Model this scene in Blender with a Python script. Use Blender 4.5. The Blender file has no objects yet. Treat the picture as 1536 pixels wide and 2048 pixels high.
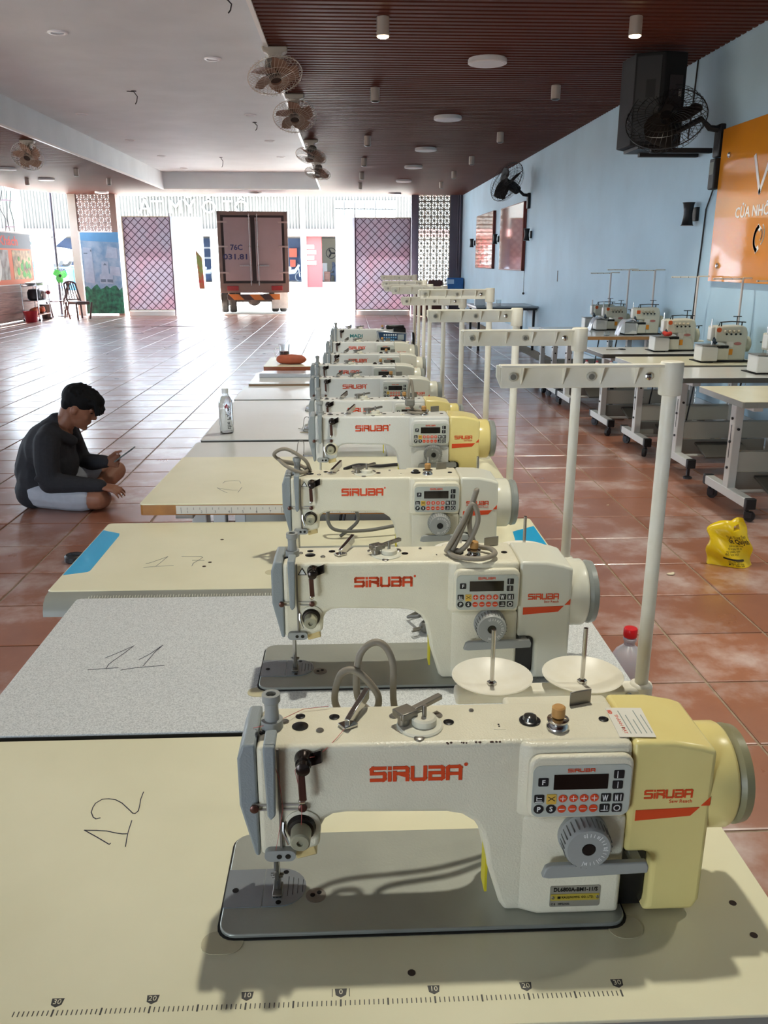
import bpy, bmesh, math, random
from mathutils import Vector, Matrix
random.seed(7)
SC = bpy.context.scene
COL = SC.collection
R = math.radians
PI = math.pi

# ------------------------------------------------------------------ camera
cam_d = bpy.data.cameras.new('camera')
cam = bpy.data.objects.new('camera', cam_d)
COL.objects.link(cam)
cam_d.sensor_fit = 'VERTICAL'
cam_d.sensor_height = 24.0
cam_d.lens = 24.0 * 1676.0 / 2048.0
cam_d.clip_start = 0.05
cam_d.clip_end = 300
cam.location = (0, 0, 1.458)
cam.rotation_euler = (R(90 - 16.662), 0, R(-2.382))
SC.camera = cam

# ------------------------------------------------------------------ world, sun, exposure
W = bpy.data.worlds.new('daylight')
SC.world = W
W.use_nodes = True
bg = W.node_tree.nodes['Background']
bg.inputs[0].default_value = (0.75, 0.88, 1.0, 1)
bg.inputs[1].default_value = 10.0
sun_d = bpy.data.lights.new('sun', 'SUN')
sun_d.energy = 48.0
sun_d.angle = R(0.6)
sun_d.color = (1.0, 0.98, 0.95)
sun = bpy.data.objects.new('sun', sun_d)
COL.objects.link(sun)
sun.rotation_euler = (R(-27), R(-9), 0)      # high sun over the street, grazing in only at the threshold
def portal(loc, rot, sx, sy):
    d = bpy.data.lights.new('opening_portal', 'AREA')
    d.shape = 'RECTANGLE'; d.size = sx; d.size_y = sy
    d.cycles.is_portal = True
    o = bpy.data.objects.new('opening_portal', d)
    COL.objects.link(o); o.location = loc; o.rotation_euler = rot
portal((-2.5, 25.9, 1.6), (R(-90), 0, 0), 11.6, 3.3)      # street opening
portal((-8.42, 22.3, 2.68), (R(90), 0, R(-90)), 2.6, 1.06)   # open strip above the banner
portal((-8.42, 9.5, 1.9), (R(90), 0, R(-90)), 8.0, 0.8)   # window opening added in the unseen left wall for side light
portal((-5.2, -5.3, 1.2), (R(90), 0, 0), 3.0, 2.4)          # doorway added in the unseen rear wall for fill light
vs = SC.view_settings
vs.view_transform = 'Standard'
vs.look = 'None'
vs.gamma = 1.0
vs.use_curve_mapping = False
vs.exposure = 0.95
SC.cycles.max_bounces = 8
SC.cycles.diffuse_bounces = 5
SC.cycles.glossy_bounces = 3
SC.cycles.transmission_bounces = 6
SC.cycles.transparent_max_bounces = 8
SC.cycles.sample_clamp_indirect = 6.0
SC.cycles.caustics_reflective = True
SC.cycles.blur_glossy = 0.6
SC.cycles.caustics_refractive = False

# ------------------------------------------------------------------ materials
def lin(c):
    return tuple(((x / 12.92) if x <= 0.04045 else ((x + 0.055) / 1.055) ** 2.4) for x in c)
def hx(s):
    return lin(tuple(int(s[i:i + 2], 16) / 255 for i in (0, 2, 4)))
MATS = {}
def mat(name, col, rough=0.5, metal=0.0, spec=0.5, noise=0.0, nscale=20.0, bump=0.0, bscale=200.0, trans=0.0, ior=1.45,
        alpha=1.0, emit=0.0, coat=0.0, col2=None, sss=0.0, detail=4.0):
    """principled material; noise blends towards col2 (or a darker tone), bump is fine relief"""
    if name in MATS:
        return MATS[name]
    m = bpy.data.materials.new(name); m.use_nodes = True
    nt = m.node_tree; b = nt.nodes['Principled BSDF']
    c = hx(col) if isinstance(col, str) else col
    b.inputs['Base Color'].default_value = (*c, 1)
    b.inputs['Roughness'].default_value = rough
    b.inputs['Metallic'].default_value = metal
    b.inputs['Specular IOR Level'].default_value = spec
    b.inputs['IOR'].default_value = ior
    b.inputs['Transmission Weight'].default_value = trans
    b.inputs['Alpha'].default_value = alpha
    b.inputs['Coat Weight'].default_value = coat
    b.inputs['Coat Roughness'].default_value = 0.06
    b.inputs['Subsurface Weight'].default_value = sss
    if emit:
        b.inputs['Emission Color'].default_value = (*c, 1)
        b.inputs['Emission Strength'].default_value = emit
    if noise or bump:
        tc = nt.nodes.new('ShaderNodeTexCoord')
    if noise:
        n = nt.nodes.new('ShaderNodeTexNoise')
        n.inputs['Scale'].default_value = nscale; n.inputs['Detail'].default_value = detail
        nt.links.new(tc.outputs['Object'], n.inputs['Vector'])
        r = nt.nodes.new('ShaderNodeValToRGB')
        c2 = hx(col2) if isinstance(col2, str) else (col2 or tuple(x * (1 - noise) for x in c))
        r.color_ramp.elements[0].position = 0.35; r.color_ramp.elements[1].position = 0.65
        r.color_ramp.elements[0].color = (*c, 1); r.color_ramp.elements[1].color = (*c2, 1)
        nt.links.new(n.outputs['Fac'], r.inputs['Fac'])
        nt.links.new(r.outputs['Color'], b.inputs['Base Color'])
    if bump:
        n2 = nt.nodes.new('ShaderNodeTexNoise')
        n2.inputs['Scale'].default_value = bscale; n2.inputs['Detail'].default_value = 2
        nt.links.new(tc.outputs['Object'], n2.inputs['Vector'])
        bp = nt.nodes.new('ShaderNodeBump')
        bp.inputs['Strength'].default_value = bump; bp.inputs['Distance'].default_value = 0.002
        nt.links.new(n2.outputs['Fac'], bp.inputs['Height'])
        nt.links.new(bp.outputs['Normal'], b.inputs['Normal'])
    MATS[name] = m
    return m
def ramp_mat(name, tex, stops, rough=0.5, mapping=None, spec=0.5, bump=0.0):
    """colour from a procedural texture through a colour ramp; tex = (node type, {input: value}, output)"""
    if name in MATS:
        return MATS[name]
    m = bpy.data.materials.new(name); m.use_nodes = True
    nt = m.node_tree; b = nt.nodes['Principled BSDF']
    b.inputs['Roughness'].default_value = rough
    b.inputs['Specular IOR Level'].default_value = spec
    tc = nt.nodes.new('ShaderNodeTexCoord'); mp = nt.nodes.new('ShaderNodeMapping')
    if mapping: mp.inputs['Scale'].default_value = mapping
    nt.links.new(tc.outputs['Object'], mp.inputs['Vector'])
    t = nt.nodes.new(tex[0])
    for k, v in tex[1].items():
        if k in t.inputs: t.inputs[k].default_value = v
        else: setattr(t, k, v)
    nt.links.new(mp.outputs['Vector'], t.inputs['Vector'])
    r = nt.nodes.new('ShaderNodeValToRGB')
    while len(r.color_ramp.elements) < len(stops): r.color_ramp.elements.new(0.5)
    for e, (p, c) in zip(r.color_ramp.elements, stops):
        e.position = p; e.color = (*hx(c), 1)
    nt.links.new(t.outputs[tex[2]], r.inputs['Fac'])
    nt.links.new(r.outputs['Color'], b.inputs['Base Color'])
    if bump:
        bp = nt.nodes.new('ShaderNodeBump'); bp.inputs['Strength'].default_value = bump; bp.inputs['Distance'].default_value = 0.003
        nt.links.new(t.outputs[tex[2]], bp.inputs['Height']); nt.links.new(bp.outputs['Normal'], b.inputs['Normal'])
    MATS[name] = m
    return m

# ------------------------------------------------------------------ mesh building
KIDS = {}
def link(o, parent=None):
    COL.objects.link(o)
    if parent is not None:
        o.parent = parent
        KIDS.setdefault(parent, []).append(o)
    return o
class MB:
    """collects closed shapes; build() links them as one mesh object"""
    def __init__(s): s.v = []; s.f = []
    def add(s, vs, fs):
        k = len(s.v); s.v += [tuple(p) for p in vs]; s.f += [tuple(i + k for i in f) for f in fs]; return s
    def box(s, x0, y0, z0, x1, y1, z1):
        return s.add([(x0, y0, z0), (x1, y0, z0), (x1, y1, z0), (x0, y1, z0), (x0, y0, z1), (x1, y0, z1), (x1, y1, z1), (x0, y1, z1)],
                     [(3, 2, 1, 0), (4, 5, 6, 7), (0, 1, 5, 4), (1, 2, 6, 5), (2, 3, 7, 6), (3, 0, 4, 7)])
    def obox(s, c, ax, ay, az):
        """box from its centre and three half-axis vectors"""
        c, ax, ay, az = map(Vector, (c, ax, ay, az))
        vs = [c + i * ax + j * ay + k * az for k in (-1, 1) for i, j in ((-1, -1), (1, -1), (1, 1), (-1, 1))]
        return s.add(vs, [(3, 2, 1, 0), (4, 5, 6, 7), (0, 1, 5, 4), (1, 2, 6, 5), (2, 3, 7, 6), (3, 0, 4, 7)])
    def prism(s, poly, a0, a1, axis='y'):
        """polygon extruded along an axis; poly in (x,z) for y, (x,y) for z, (y,z) for x"""
        area = sum(p[0] * q[1] - q[0] * p[1] for p, q in zip(poly, poly[1:] + poly[:1]))
        pts = list(poly) if area > 0 else list(poly)[::-1]
        n = len(pts)
        def P(p, a):
            return (p[0], a, p[1]) if axis == 'y' else ((p[0], p[1], a) if axis == 'z' else (a, p[0], p[1]))
        vs = [P(p, a0) for p in pts] + [P(p, a1) for p in pts]
        fs = [tuple(range(n - 1, -1, -1)), tuple(range(n, 2 * n))] + [(i, (i + 1) % n, n + (i + 1) % n, n + i) for i in range(n)]
        if axis == 'y': fs = [f[::-1] for f in fs]
        return s.add(vs, fs)
    def cyl(s, p0, p1, r0, r1=None, n=16):
        r1 = r0 if r1 is None else r1
        p0, p1 = Vector(p0), Vector(p1); d = (p1 - p0).normalized()
        u = d.orthogonal().normalized(); w = d.cross(u)
        vs = []
        for p, r in ((p0, r0), (p1, r1)):
            vs += [p + (u * math.cos(2 * PI * i / n) + w * math.sin(2 * PI * i / n)) * r for i in range(n)]
        return s.add(vs, [tuple(range(n - 1, -1, -1)), tuple(range(n, 2 * n))] + [(i, (i + 1) % n, n + (i + 1) % n, n + i) for i in range(n)])
    def lathe(s, prof, c=(0, 0, 0), d=(0, 0, 1), n=20):
        """profile [(radius, height)] turned about an axis; ends closed"""
        c, d = Vector(c), Vector(d).normalized()
        u = d.orthogonal().normalized(); w = d.cross(u)
        vs = []; fs = []
        for r, h in prof:
            r = max(r, 1e-5)
            vs += [c + d * h + (u * math.cos(2 * PI * i / n) + w * math.sin(2 * PI * i / n)) * r for i in range(n)]
        for k in range(len(prof) - 1):
            fs += [(k * n + i, k * n + (i + 1) % n, (k + 1) * n + (i + 1) % n, (k + 1) * n + i) for i in range(n)]
        fs += [tuple(range(n - 1, -1, -1)), tuple(range((len(prof) - 1) * n, len(prof) * n))]
        return s.add(vs, fs)
    def tube(s, pts, r, n=8, r1=None, closed=False):
        pts = [Vector(p) for p in pts]; m = len(pts); vs = []; fs = []
        prev = None
        for i, p in enumerate(pts):
            a = pts[(i - 1) % m] if (i or closed) else p
            b = pts[(i + 1) % m] if (i < m - 1 or closed) else p
            d = (b - a).normalized()
            if prev is None: u = d.orthogonal().normalized()
            else:
                u = prev - d * prev.dot(d)
                u = u.normalized() if u.length > 1e-6 else d.orthogonal().normalized()
            prev = u; w = d.cross(u)
            rr = r if r1 is None else r + (r1 - r) * i / (m - 1)
            vs += [p + (u * math.cos(2 * PI * k / n) + w * math.sin(2 * PI * k / n)) * rr for k in range(n)]
        for i in range(m if closed else m - 1):
            j = (i + 1) % m
            fs += [(i * n + k, i * n + (k + 1) % n, j * n + (k + 1) % n, j * n + k) for k in range(n)]
        if not closed:
            fs += [tuple(range(n - 1, -1, -1)), tuple(range((m - 1) * n, m * n))]
        return s.add(vs, fs)
    def ball(s, c, r, n=14, m=9, rot=None):
        """ellipsoid; r is a radius or three"""
        c = Vector(c); r = (r, r, r) if not hasattr(r, '__len__') else r
        vs = []; fs = []
        for j in range(m + 1):
            t = PI * j / m; q = max(math.sin(t), 1e-3)
            for i in range(n):
                p = Vector((r[0] * q * math.cos(2 * PI * i / n), r[1] * q * math.sin(2 * PI * i / n), -r[2] * math.cos(t)))
                if rot is not None: p = rot @ p
                vs.append(c + p)
        for j in range(m):
            fs += [(j * n + i, j * n + (i + 1) % n, (j + 1) * n + (i + 1) % n, (j + 1) * n + i) for i in range(n)]
        fs += [tuple(range(n - 1, -1, -1)), tuple(range(m * n, (m + 1) * n))]
        return s.add(vs, fs)
    def cap(s, p0, r0, p1, r1, n=12):
        """tapered capsule"""
        p0, p1 = Vector(p0), Vector(p1); d = p1 - p0; L = d.length; d = d.normalized() if L > 1e-9 else Vector((0, 0, 1))
        prof = [(r0 * math.cos(a), -r0 * math.sin(a)) for a in (R(85), R(60), R(30), 0)] + [(r1 * math.cos(a), L + r1 * math.sin(a)) for a in (0, R(30), R(60), R(85))]
        return s.lathe(prof, p0, d, n)
    def slab(s, poly, z0, z1): return s.prism(poly, z0, z1, 'z')
    def xf(s, M, start=0):
        for i in range(start, len(s.v)): s.v[i] = tuple(M @ Vector(s.v[i]))
        return s
    def mesh(s, name, material, smooth=35):
        me = bpy.data.meshes.new(name)
        me.from_pydata(s.v, [], s.f)
        if material: me.materials.append(material)
        if smooth:
            me.polygons.foreach_set('use_smooth', [True] * len(me.polygons))
            me.set_sharp_from_angle(angle=R(smooth))
        me.update()
        return me
    def build(s, name, material, parent=None, bevel=0, seg=2, smooth=35, label=None, loc=None, rot=None):
        o = bpy.data.objects.new(name, s.mesh(name, material, smooth))
        link(o, parent)
        if loc: o.location = loc
        if rot: o.rotation_euler = rot
        if bevel:
            md = o.modifiers.new('bevel', 'BEVEL'); md.width = bevel; md.segments = seg; md.limit_method = 'ANGLE'; md.angle_limit = R(30)
            md.harden_normals = False
        if label: o['label'] = label
        return o
def tag(o, label=None, cat=None, group=None, kind=None):
    if label: o['label'] = label
    if cat: o['category'] = cat
    if group: o['group'] = group
    if kind: o['kind'] = kind
    return o
def thing(name, label, cat, loc=(0, 0, 0), rz=0, group=None):
    o = bpy.data.objects.new(name, None); link(o)
    o.empty_display_size = 0.1
    o.location = loc; o.rotation_euler = (0, 0, rz)
    return tag(o, label, cat, group)
def copy_tree(o, parent=None, skip=()):
    c = o.copy(); link(c, parent)
    for ch in KIDS.get(o, []):
        if ch.name.split('.')[0] not in skip: copy_tree(ch, c, skip)
    return c
def place(o, loc, rz=0, label=None, group=None):
    o.location = loc; o.rotation_euler = (0, 0, rz)
    return tag(o, label, None, group)
def rrect(x0, y0, x1, y1, r, n=5):
    pts = []
    for cx, cy, a in ((x1 - r, y0 + r, -90), (x1 - r, y1 - r, 0), (x0 + r, y1 - r, 90), (x0 + r, y0 + r, 180)):
        pts += [(cx + r * math.cos(R(a + 90 * i / n)), cy + r * math.sin(R(a + 90 * i / n))) for i in range(n + 1)]
    return pts
def disc(cx, cy, r, n=20): return [(cx + r * math.cos(2 * PI * i / n), cy + r * math.sin(2 * PI * i / n)) for i in range(n)]
def remesh(mb, name, material, parent=None, voxel=0.006, smooth=6, label=None):
    """one continuous skin over overlapping closed shapes"""
    me = mb.mesh('tmp', None, 0)
    t = bpy.data.objects.new('tmp', me); COL.objects.link(t)
    a = t.modifiers.new('r', 'REMESH'); a.mode = 'VOXEL'; a.voxel_size = voxel
    b = t.modifiers.new('s', 'SMOOTH'); b.iterations = smooth; b.factor = 0.5
    dg = bpy.context.evaluated_depsgraph_get()
    m2 = bpy.data.meshes.new_from_object(t.evaluated_get(dg))
    bpy.data.objects.remove(t); bpy.data.meshes.remove(me)
    m2.name = name; m2.materials.clear(); m2.materials.append(material)
    m2.polygons.foreach_set('use_smooth', [True] * len(m2.polygons))
    o = bpy.data.objects.new(name, m2); link(o, parent)
    if label: o['label'] = label
    return o
def text_mesh(s, size, depth=0.0, bold=0.0, align='CENTER', shear=0.0):
    cu = bpy.data.curves.new('txt', 'FONT'); cu.body = s; cu.size = size; cu.align_x = align; cu.align_y = 'CENTER'
    cu.extrude = depth; cu.offset = bold; cu.resolution_u = 2; cu.shear = shear
    o = bpy.data.objects.new('txt', cu); COL.objects.link(o)
    dg = bpy.context.evaluated_depsgraph_get()
    me = bpy.data.meshes.new_from_object(o.evaluated_get(dg))
    vs = [tuple(v.co) for v in me.vertices]; fs = [tuple(p.vertices) for p in me.polygons]
    bpy.data.objects.remove(o); bpy.data.curves.remove(cu); bpy.data.meshes.remove(me)
    return vs, fs
def text(mb, s, size, M, depth=0.0004, bold=0.0, align='CENTER', width=None, shear=0.0):
    """adds lettering to a mesh builder; M maps text space (x right, y up, z out); width squeezes to a given length"""
    vs, fs = text_mesh(s, size, depth, bold, align, shear)
    if width and vs:
        xs = [v[0] for v in vs]; k = width / max(1e-6, max(xs) - min(xs)); vs = [(v[0] * k, v[1], v[2]) for v in vs]
    return mb.add([M @ Vector(v) for v in vs], fs)
def frame(o, x, y):
    """matrix from origin, right vector and up vector"""
    o, x, y = Vector(o), Vector(x).normalized(), Vector(y).normalized(); z = x.cross(y)
    return Matrix(((x.x, y.x, z.x, o.x), (x.y, y.y, z.y, o.y), (x.z, y.z, z.z, o.z), (0, 0, 0, 1)))
def FRONT(x, y, z): return frame((x, y, z), (1, 0, 0), (0, 0, 1))    # faces -y
def stroke(mb, pts, w, M, t=0.0004):
    """flat polyline of width w drawn in the plane of M"""
    for (a, b) in zip(pts, pts[1:]):
        a, b = Vector((*a, 0)), Vector((*b, 0)); d = (b - a)
        if d.length < 1e-7: continue
        d.normalize(); nrm = Vector((-d.y, d.x, 0)) * w / 2; a2, b2 = a - d * w * .5, b + d * w * .5
        mb.add([M @ (p + Vector((0, 0, h))) for h in (0, t) for p in (a2 - nrm, b2 - nrm, b2 + nrm, a2 + nrm)],
               [(3, 2, 1, 0), (4, 5, 6, 7), (0, 1, 5, 4), (1, 2, 6, 5), (2, 3, 7, 6), (3, 0, 4, 7)])
    return mb

# ================================================================== SETTING
ZC = 3.22      # brown ceiling
XR = 3.20      # right wall
XL = -8.30     # left partition
M_blue = mat('blue_wall_paint', 'b4d2e2', 0.55, noise=0.10, nscale=1.3, bump=0.15, bscale=60)
M_white = mat('white_plaster', 'e8eef0', 0.6, noise=0.06, nscale=1.5, col2='e0e6e8')
M_grout = mat('grout', 'a08d78', 0.85, noise=0.25, nscale=30)
def tile_material():
    m = mat('terracotta_tile', '8a5644', 0.3, spec=1.0)
    nt = m.node_tree; b = nt.nodes['Principled BSDF']
    g = nt.nodes.new('ShaderNodeNewGeometry')
    b.inputs['Coat Weight'].default_value = 0.7; b.inputs['Coat Roughness'].default_value = 0.24; b.inputs['Coat IOR'].default_value = 1.6
    n = nt.nodes.new('ShaderNodeTexNoise'); n.inputs['Scale'].default_value = 1.7; n.inputs['Detail'].default_value = 6; n.inputs['Roughness'].default_value = 0.65
    nt.links.new(g.outputs['Position'], n.inputs['Vector'])
    r = nt.nodes.new('ShaderNodeValToRGB')
    for e, (p, c) in zip((r.color_ramp.elements[0], r.color_ramp.elements[1], r.color_ramp.elements.new(0.5)), ((0.3, '8a553e'), (0.75, 'a57056'), (0.5, '986148'))):
        e.position = p; e.color = (*hx(c), 1)
    nt.links.new(n.outputs['Fac'], r.inputs['Fac'])
    oi = nt.nodes.new('ShaderNodeObjectInfo')
    hs = nt.nodes.new('ShaderNodeHueSaturation')
    mr = nt.nodes.new('ShaderNodeMapRange'); mr.inputs['To Min'].default_value = 0.88; mr.inputs['To Max'].default_value = 1.12
    nt.links.new(oi.outputs['Random'], mr.inputs['Value']); nt.links.new(mr.outputs['Result'], hs.inputs['Value'])
    nt.links.new(r.outputs['Color'], hs.inputs['Color']); nt.links.new(hs.outputs['Color'], b.inputs['Base Color'])
    n2 = nt.nodes.new('ShaderNodeTexNoise'); n2.inputs['Scale'].default_value = 2.6; n2.inputs['Detail'].default_value = 5
    nt.links.new(g.outputs['Position'], n2.inputs['Vector'])
    m2 = nt.nodes.new('ShaderNodeMapRange'); m2.inputs['From Min'].default_value = 0.3; m2.inputs['From Max'].default_value = 0.7
    m2.inputs['To Min'].default_value = 0.27; m2.inputs['To Max'].default_value = 0.38
    nt.links.new(n2.outputs['Fac'], m2.inputs['Value']); nt.links.new(m2.outputs['Result'], b.inputs['Roughness'])
    return m
M_tile = tile_material()

# floor: grout bed with laid tiles
floor = tag(MB().box(-8.6, -5.2, -0.2, XR + 0.25, 25.0, -0.006).build('floor', M_grout), kind='structure')
TP, TX0, TY0 = 0.408, -2.3915, 3.4934
def tile_mesh():
    h = TP / 2 - 0.005; e = 0.004; b = MB()
    vs = [(sx * h, sy * h, -0.007) for sx, sy in ((-1, -1), (1, -1), (1, 1), (-1, 1))] + [(sx * h, sy * h, -0.0025) for sx, sy in ((-1, -1), (1, -1), (1, 1), (-1, 1))] \
        + [(sx * (h - e), sy * (h - e), 0.0) for sx, sy in ((-1, -1), (1, -1), (1, 1), (-1, 1))]
    fs = [(8, 9, 10, 11)] + [(i, (i + 1) % 4, 4 + (i + 1) % 4, 4 + i) for i in range(4)] + [(4 + i, 4 + (i + 1) % 4, 8 + (i + 1) % 4, 8 + i) for i in range(4)]
    return b.add(vs, fs)
tiles = []
for i in range(-16, 15):
    for j in range(-21, 54):
        cx, cy = TX0 + (i + 0.5) * TP, TY0 + (j + 0.5) * TP
        if cx < -8.5 or cx > XR - 0.1 or cy < -5 or cy > 24.8: continue
        # apparent size, and whether the tile lies in the photographed field
        dep = cy * 0.958 + 0.42
        u = (cx - 0.0416 * cy) / max(dep, 0.1); hidden = (-0.85 < cx < 0.62 and cy < 6.6) or cx > 2.9 and cy < 9
        seen = dep > 1.5 and -0.50 < u < 0.50 and not hidden
        tiles.append((0 if seen else 1, dep if seen else 0, cx, cy))
tiles.sort()
tm = tile_mesh().mesh('tile', M_tile, 0)
rest = MB(); proto = tile_mesh()
for k, (s, d, cx, cy) in enumerate(tiles):
    tx, ty = random.gauss(0, 0.0011), random.gauss(0, 0.0011)
    if k < 300:
        o = bpy.data.objects.new('tile', tm); link(o, floor)
        o.location = (cx, cy, 0); o.rotation_euler = (tx, ty, 0)
    else:
        rest.add([(x + cx, y + cy, z + x * ty - y * tx) for x, y, z in proto.v], proto.f)
tag(rest.build('tile_field', M_tile, floor, smooth=0), kind='stuff')

# right wall, skirting
wr = tag(MB().box(XR, -5.2, -0.2, XR + 0.2, 25.0, ZC + 0.5).build('wall_right', M_blue), kind='structure')
sk = tag(MB().box(XR - 0.014, -5, 0, XR, 24.5, 0.26).build('baseboard_right', mat('pale_skirting', 'c9d6de', 0.4, noise=0.08, nscale=3), bevel=0.003), kind='structure')

# ceiling: ribbed brown boards round a white tray
M_brown = mat('brown_ribbed_panel', '5c3024', 0.55, spec=0.14, noise=0.15, nscale=1.2)
M_groove = mat('panel_groove', '2c1812', 0.6, spec=.1)
TXL, TXR, TYF, TYB, TD = -4.60, -0.68, -2.0, 22.75, 0.38
ceil = tag(MB().box(TXR + 0.02, -5.2, ZC, XR + 0.2, 25.2, ZC + 0.12).box(XL - 0.1, -5.2, ZC, TXL - 0.02, 23.2, ZC + 0.12)
           .box(TXL, TYB + 0.02, ZC, TXR, 25.2, ZC + 0.12).box(TXL, -5.2, ZC, TXR, TYF, ZC + 0.12)
           .prism([(XL - 0.1, 23.2), (TXL, 23.2), (TXL, 25.2), (-7.3, 25.2)], ZC, ZC + 0.12, 'z').build('ceiling', M_groove), kind='structure')
ribs = MB()
def rib(x0, x1, y):
    ribs.prism([(y - 0.034, ZC + 0.002), (y - 0.028, ZC - 0.016), (y + 0.028, ZC - 0.016), (y + 0.034, ZC + 0.002)], x0, x1, 'x')
y = -5.1
while y < 25.15:
    xl = XL - 0.05 if y < 23.2 else XL + (y - 23.2) * 0.5
    if TYF < y < TYB:
        rib(TXR + 0.03, XR, y); rib(xl, TXL - 0.03, y)
    else:
        rib(xl, XR, y)
    y += 0.1
tag(ribs.build('ceiling_ribs', M_brown, ceil, smooth=0), kind='stuff')
tray = tag(MB().box(TXL - 0.1, TYF - 0.1, ZC + TD, TXR + 0.1, TYB + 0.1, ZC + TD + 0.1).build('ceiling_tray', M_white), kind='structure')
MB().box(TXL - 0.1, TYF, ZC, TXL, TYB, ZC + TD).box(TXR, TYF, ZC, TXR + 0.1, TYB, ZC + TD).box(TXL, TYB, ZC, TXR, TYB + 0.1, ZC + TD).box(TXL, TYF - 0.1, ZC, TXR, TYF, ZC + TD).build('fascia', M_white, tray)
M_trim = mat('white_trim', 'f4f2ee', 0.35)
MB().box(TXL - 0.035, TYF, ZC - 0.028, TXL + 0.004, TYB, ZC).box(TXR - 0.004, TYF, ZC - 0.028, TXR + 0.03, TYB, ZC).box(TXL - 0.035, TYB - 0.004, ZC - 0.028, TXR + 0.03, TYB + 0.03, ZC).build('edge_trim', M_trim, tray)

# unseen rear wall behind the camera; its doorway is added to let in fill light
tag(MB().box(-3.7, -5.2, -0.2, XR, -5.0, ZC).box(XL, -5.2, -0.2, -6.7, -5.0, ZC).box(-6.7, -5.2, 2.4, -3.7, -5.0, ZC).build('wall_back', M_white), kind='structure')
# left partition: wood-look lower boards
M_woodpart = ramp_mat('wood_look_board', ('ShaderNodeTexNoise', {'Scale': 3.0, 'Detail': 6.0}, 'Fac'), ((0.3, '6d4a40'), (0.7, '9a7266')), 0.5, (0.6, 0.6, 9))
wl = tag(MB().box(XL - 0.05, -5.2, 0.02, XL, 23.45, 0.05).build('wall_left', M_woodpart), kind='structure')
for k in range(5):
    MB().box(XL - 0.05, -5.2, 0.055 + k * 0.168, XL - 0.001 * (k % 2), 23.45, 0.219 + k * 0.168).build('plank', M_woodpart, wl, bevel=0.003)
tag(MB().box(XL - 0.05, -5.2, 0.89, XL, 5.5, ZC).box(XL - 0.05, 13.5, 0.89, XL, 17.5, ZC).box(XL - 0.05, 5.5, 2.3, XL, 13.5, ZC).box(XL - 0.05, 5.5, 0.89, XL, 13.5, 1.5).box(XL - 0.05, 17.5, 2.15, XL, 21.0, ZC).build('wall_left_upper', M_white), kind='structure')  # unseen upper wall closes off side light; its window opening is added
# roof edge posts on the left side, outside the partition
M_greenpost = mat('grey_green_post', '8fa79c', 0.5, noise=0.1, nscale=3)
for k, yy in enumerate((23.75, 15.5)):
    p = tag(MB().box(-8.86, yy - 0.16, -0.1, -8.6, yy + 0.12, ZC + 0.1).build('roof_post', M_greenpost, bevel=0.01),
            'grey-green roof post outside the left partition' + (' nearest the street' if k == 0 else ' halfway along, behind the banner line'), 'post', 'posts along the left side')

# front of the hall: four pillars
M_pil_d = mat('dark_grey_pillar', '5d5a66', 0.6, noise=0.12, nscale=2)
M_pil_l = mat('pale_pillar', 'a89a90', 0.6, noise=0.12, nscale=2)
M_pil_b = mat('brown_pillar', '7d6258', 0.6, noise=0.15, nscale=2)
for n_, (x0, x1, m_) in enumerate(((2.863, XR, M_pil_d), (1.783, 1.976, M_pil_d), (-6.450, -6.286, M_pil_b), (-7.574, -7.360, M_pil_l))):
    tag(MB().box(x0, 24.5, 0, x1, 24.72, ZC + 0.05).build('trim_%d' % (n_ + 1), m_, bevel=0.004), kind='structure')
tag(MB().cyl((3.13, 24.46, 0), (3.13, 24.46, ZC), 0.022, n=10).cyl((3.07, 24.47, 1.2), (3.07, 24.47, ZC), 0.015, n=8).build('drain_pipe', M_pil_d),
    'slim grey pipes running up the corner by the blue wall', 'pipe')

# breeze-block screens, block by block
def block_mesh(a=0.0985, t=0.05):
    b = MB(); w = 0.014
    b.box(-a, -t, -a, a, t, -a + w).box(-a, -t, a - w, a, t, a).box(-a, -t, -a + w, -a + w, t, a - w).box(a - w, -t, -a + w, a, t, a - w)
    for k in range(4):
        an = k * PI / 4; L = (a - w) * (1.38 if k % 2 else 1.0); c, s = math.cos(an), math.sin(an); q = 0.0085
        b.add([(c * L * i - s * q * j, t * m_ * 0.9, s * L * i + c * q * j) for m_ in (-1, 1) for i, j in ((-1, -1), (1, -1), (1, 1), (-1, 1))],
              [(0, 1, 2, 3), (7, 6, 5, 4), (1, 0, 4, 5), (2, 1, 5, 6), (3, 2, 6, 7), (0, 3, 7, 4)])
    b.prism(disc(0, 0, 0.03, 8), -t * .95, t * .95, 'y')
    return b
M_bl1 = mat('ochre_grey_block', '9c9384', 0.7, noise=0.2, nscale=6)
M_bl2 = mat('pinkish_block', 'a88f88', 0.7, noise=0.15, nscale=6)
def screen(name, label, x0, x1, z0, z1, m, nx, nz):
    t = thing(name, label, 'screen', ((x0 + x1) / 2, 24.6, z0))
    px, pz = (x1 - x0) / nx, 0.2
    me = block_mesh().mesh('block', m, 0)
    for j in range(nz):
        for i in range(nx):
            o = bpy.data.objects.new('block', me); link(o, t)
            o.location = ((i - (nx - 1) / 2) * px, 0, z1 - z0 - (j + 0.42) * pz); o.scale = (px / 0.2, 1, 1)
    return t
screen('breeze_block_screen', 'tall screen of star-patterned breeze blocks between grey pillars by the blue wall', 1.976, 2.863, 0.02, ZC, M_bl1, 5, 16)
screen('breeze_block_screen', 'short screen of star-patterned breeze blocks above the city poster', -7.36, -6.45, 2.23, ZC, M_bl2, 5, 5)

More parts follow.
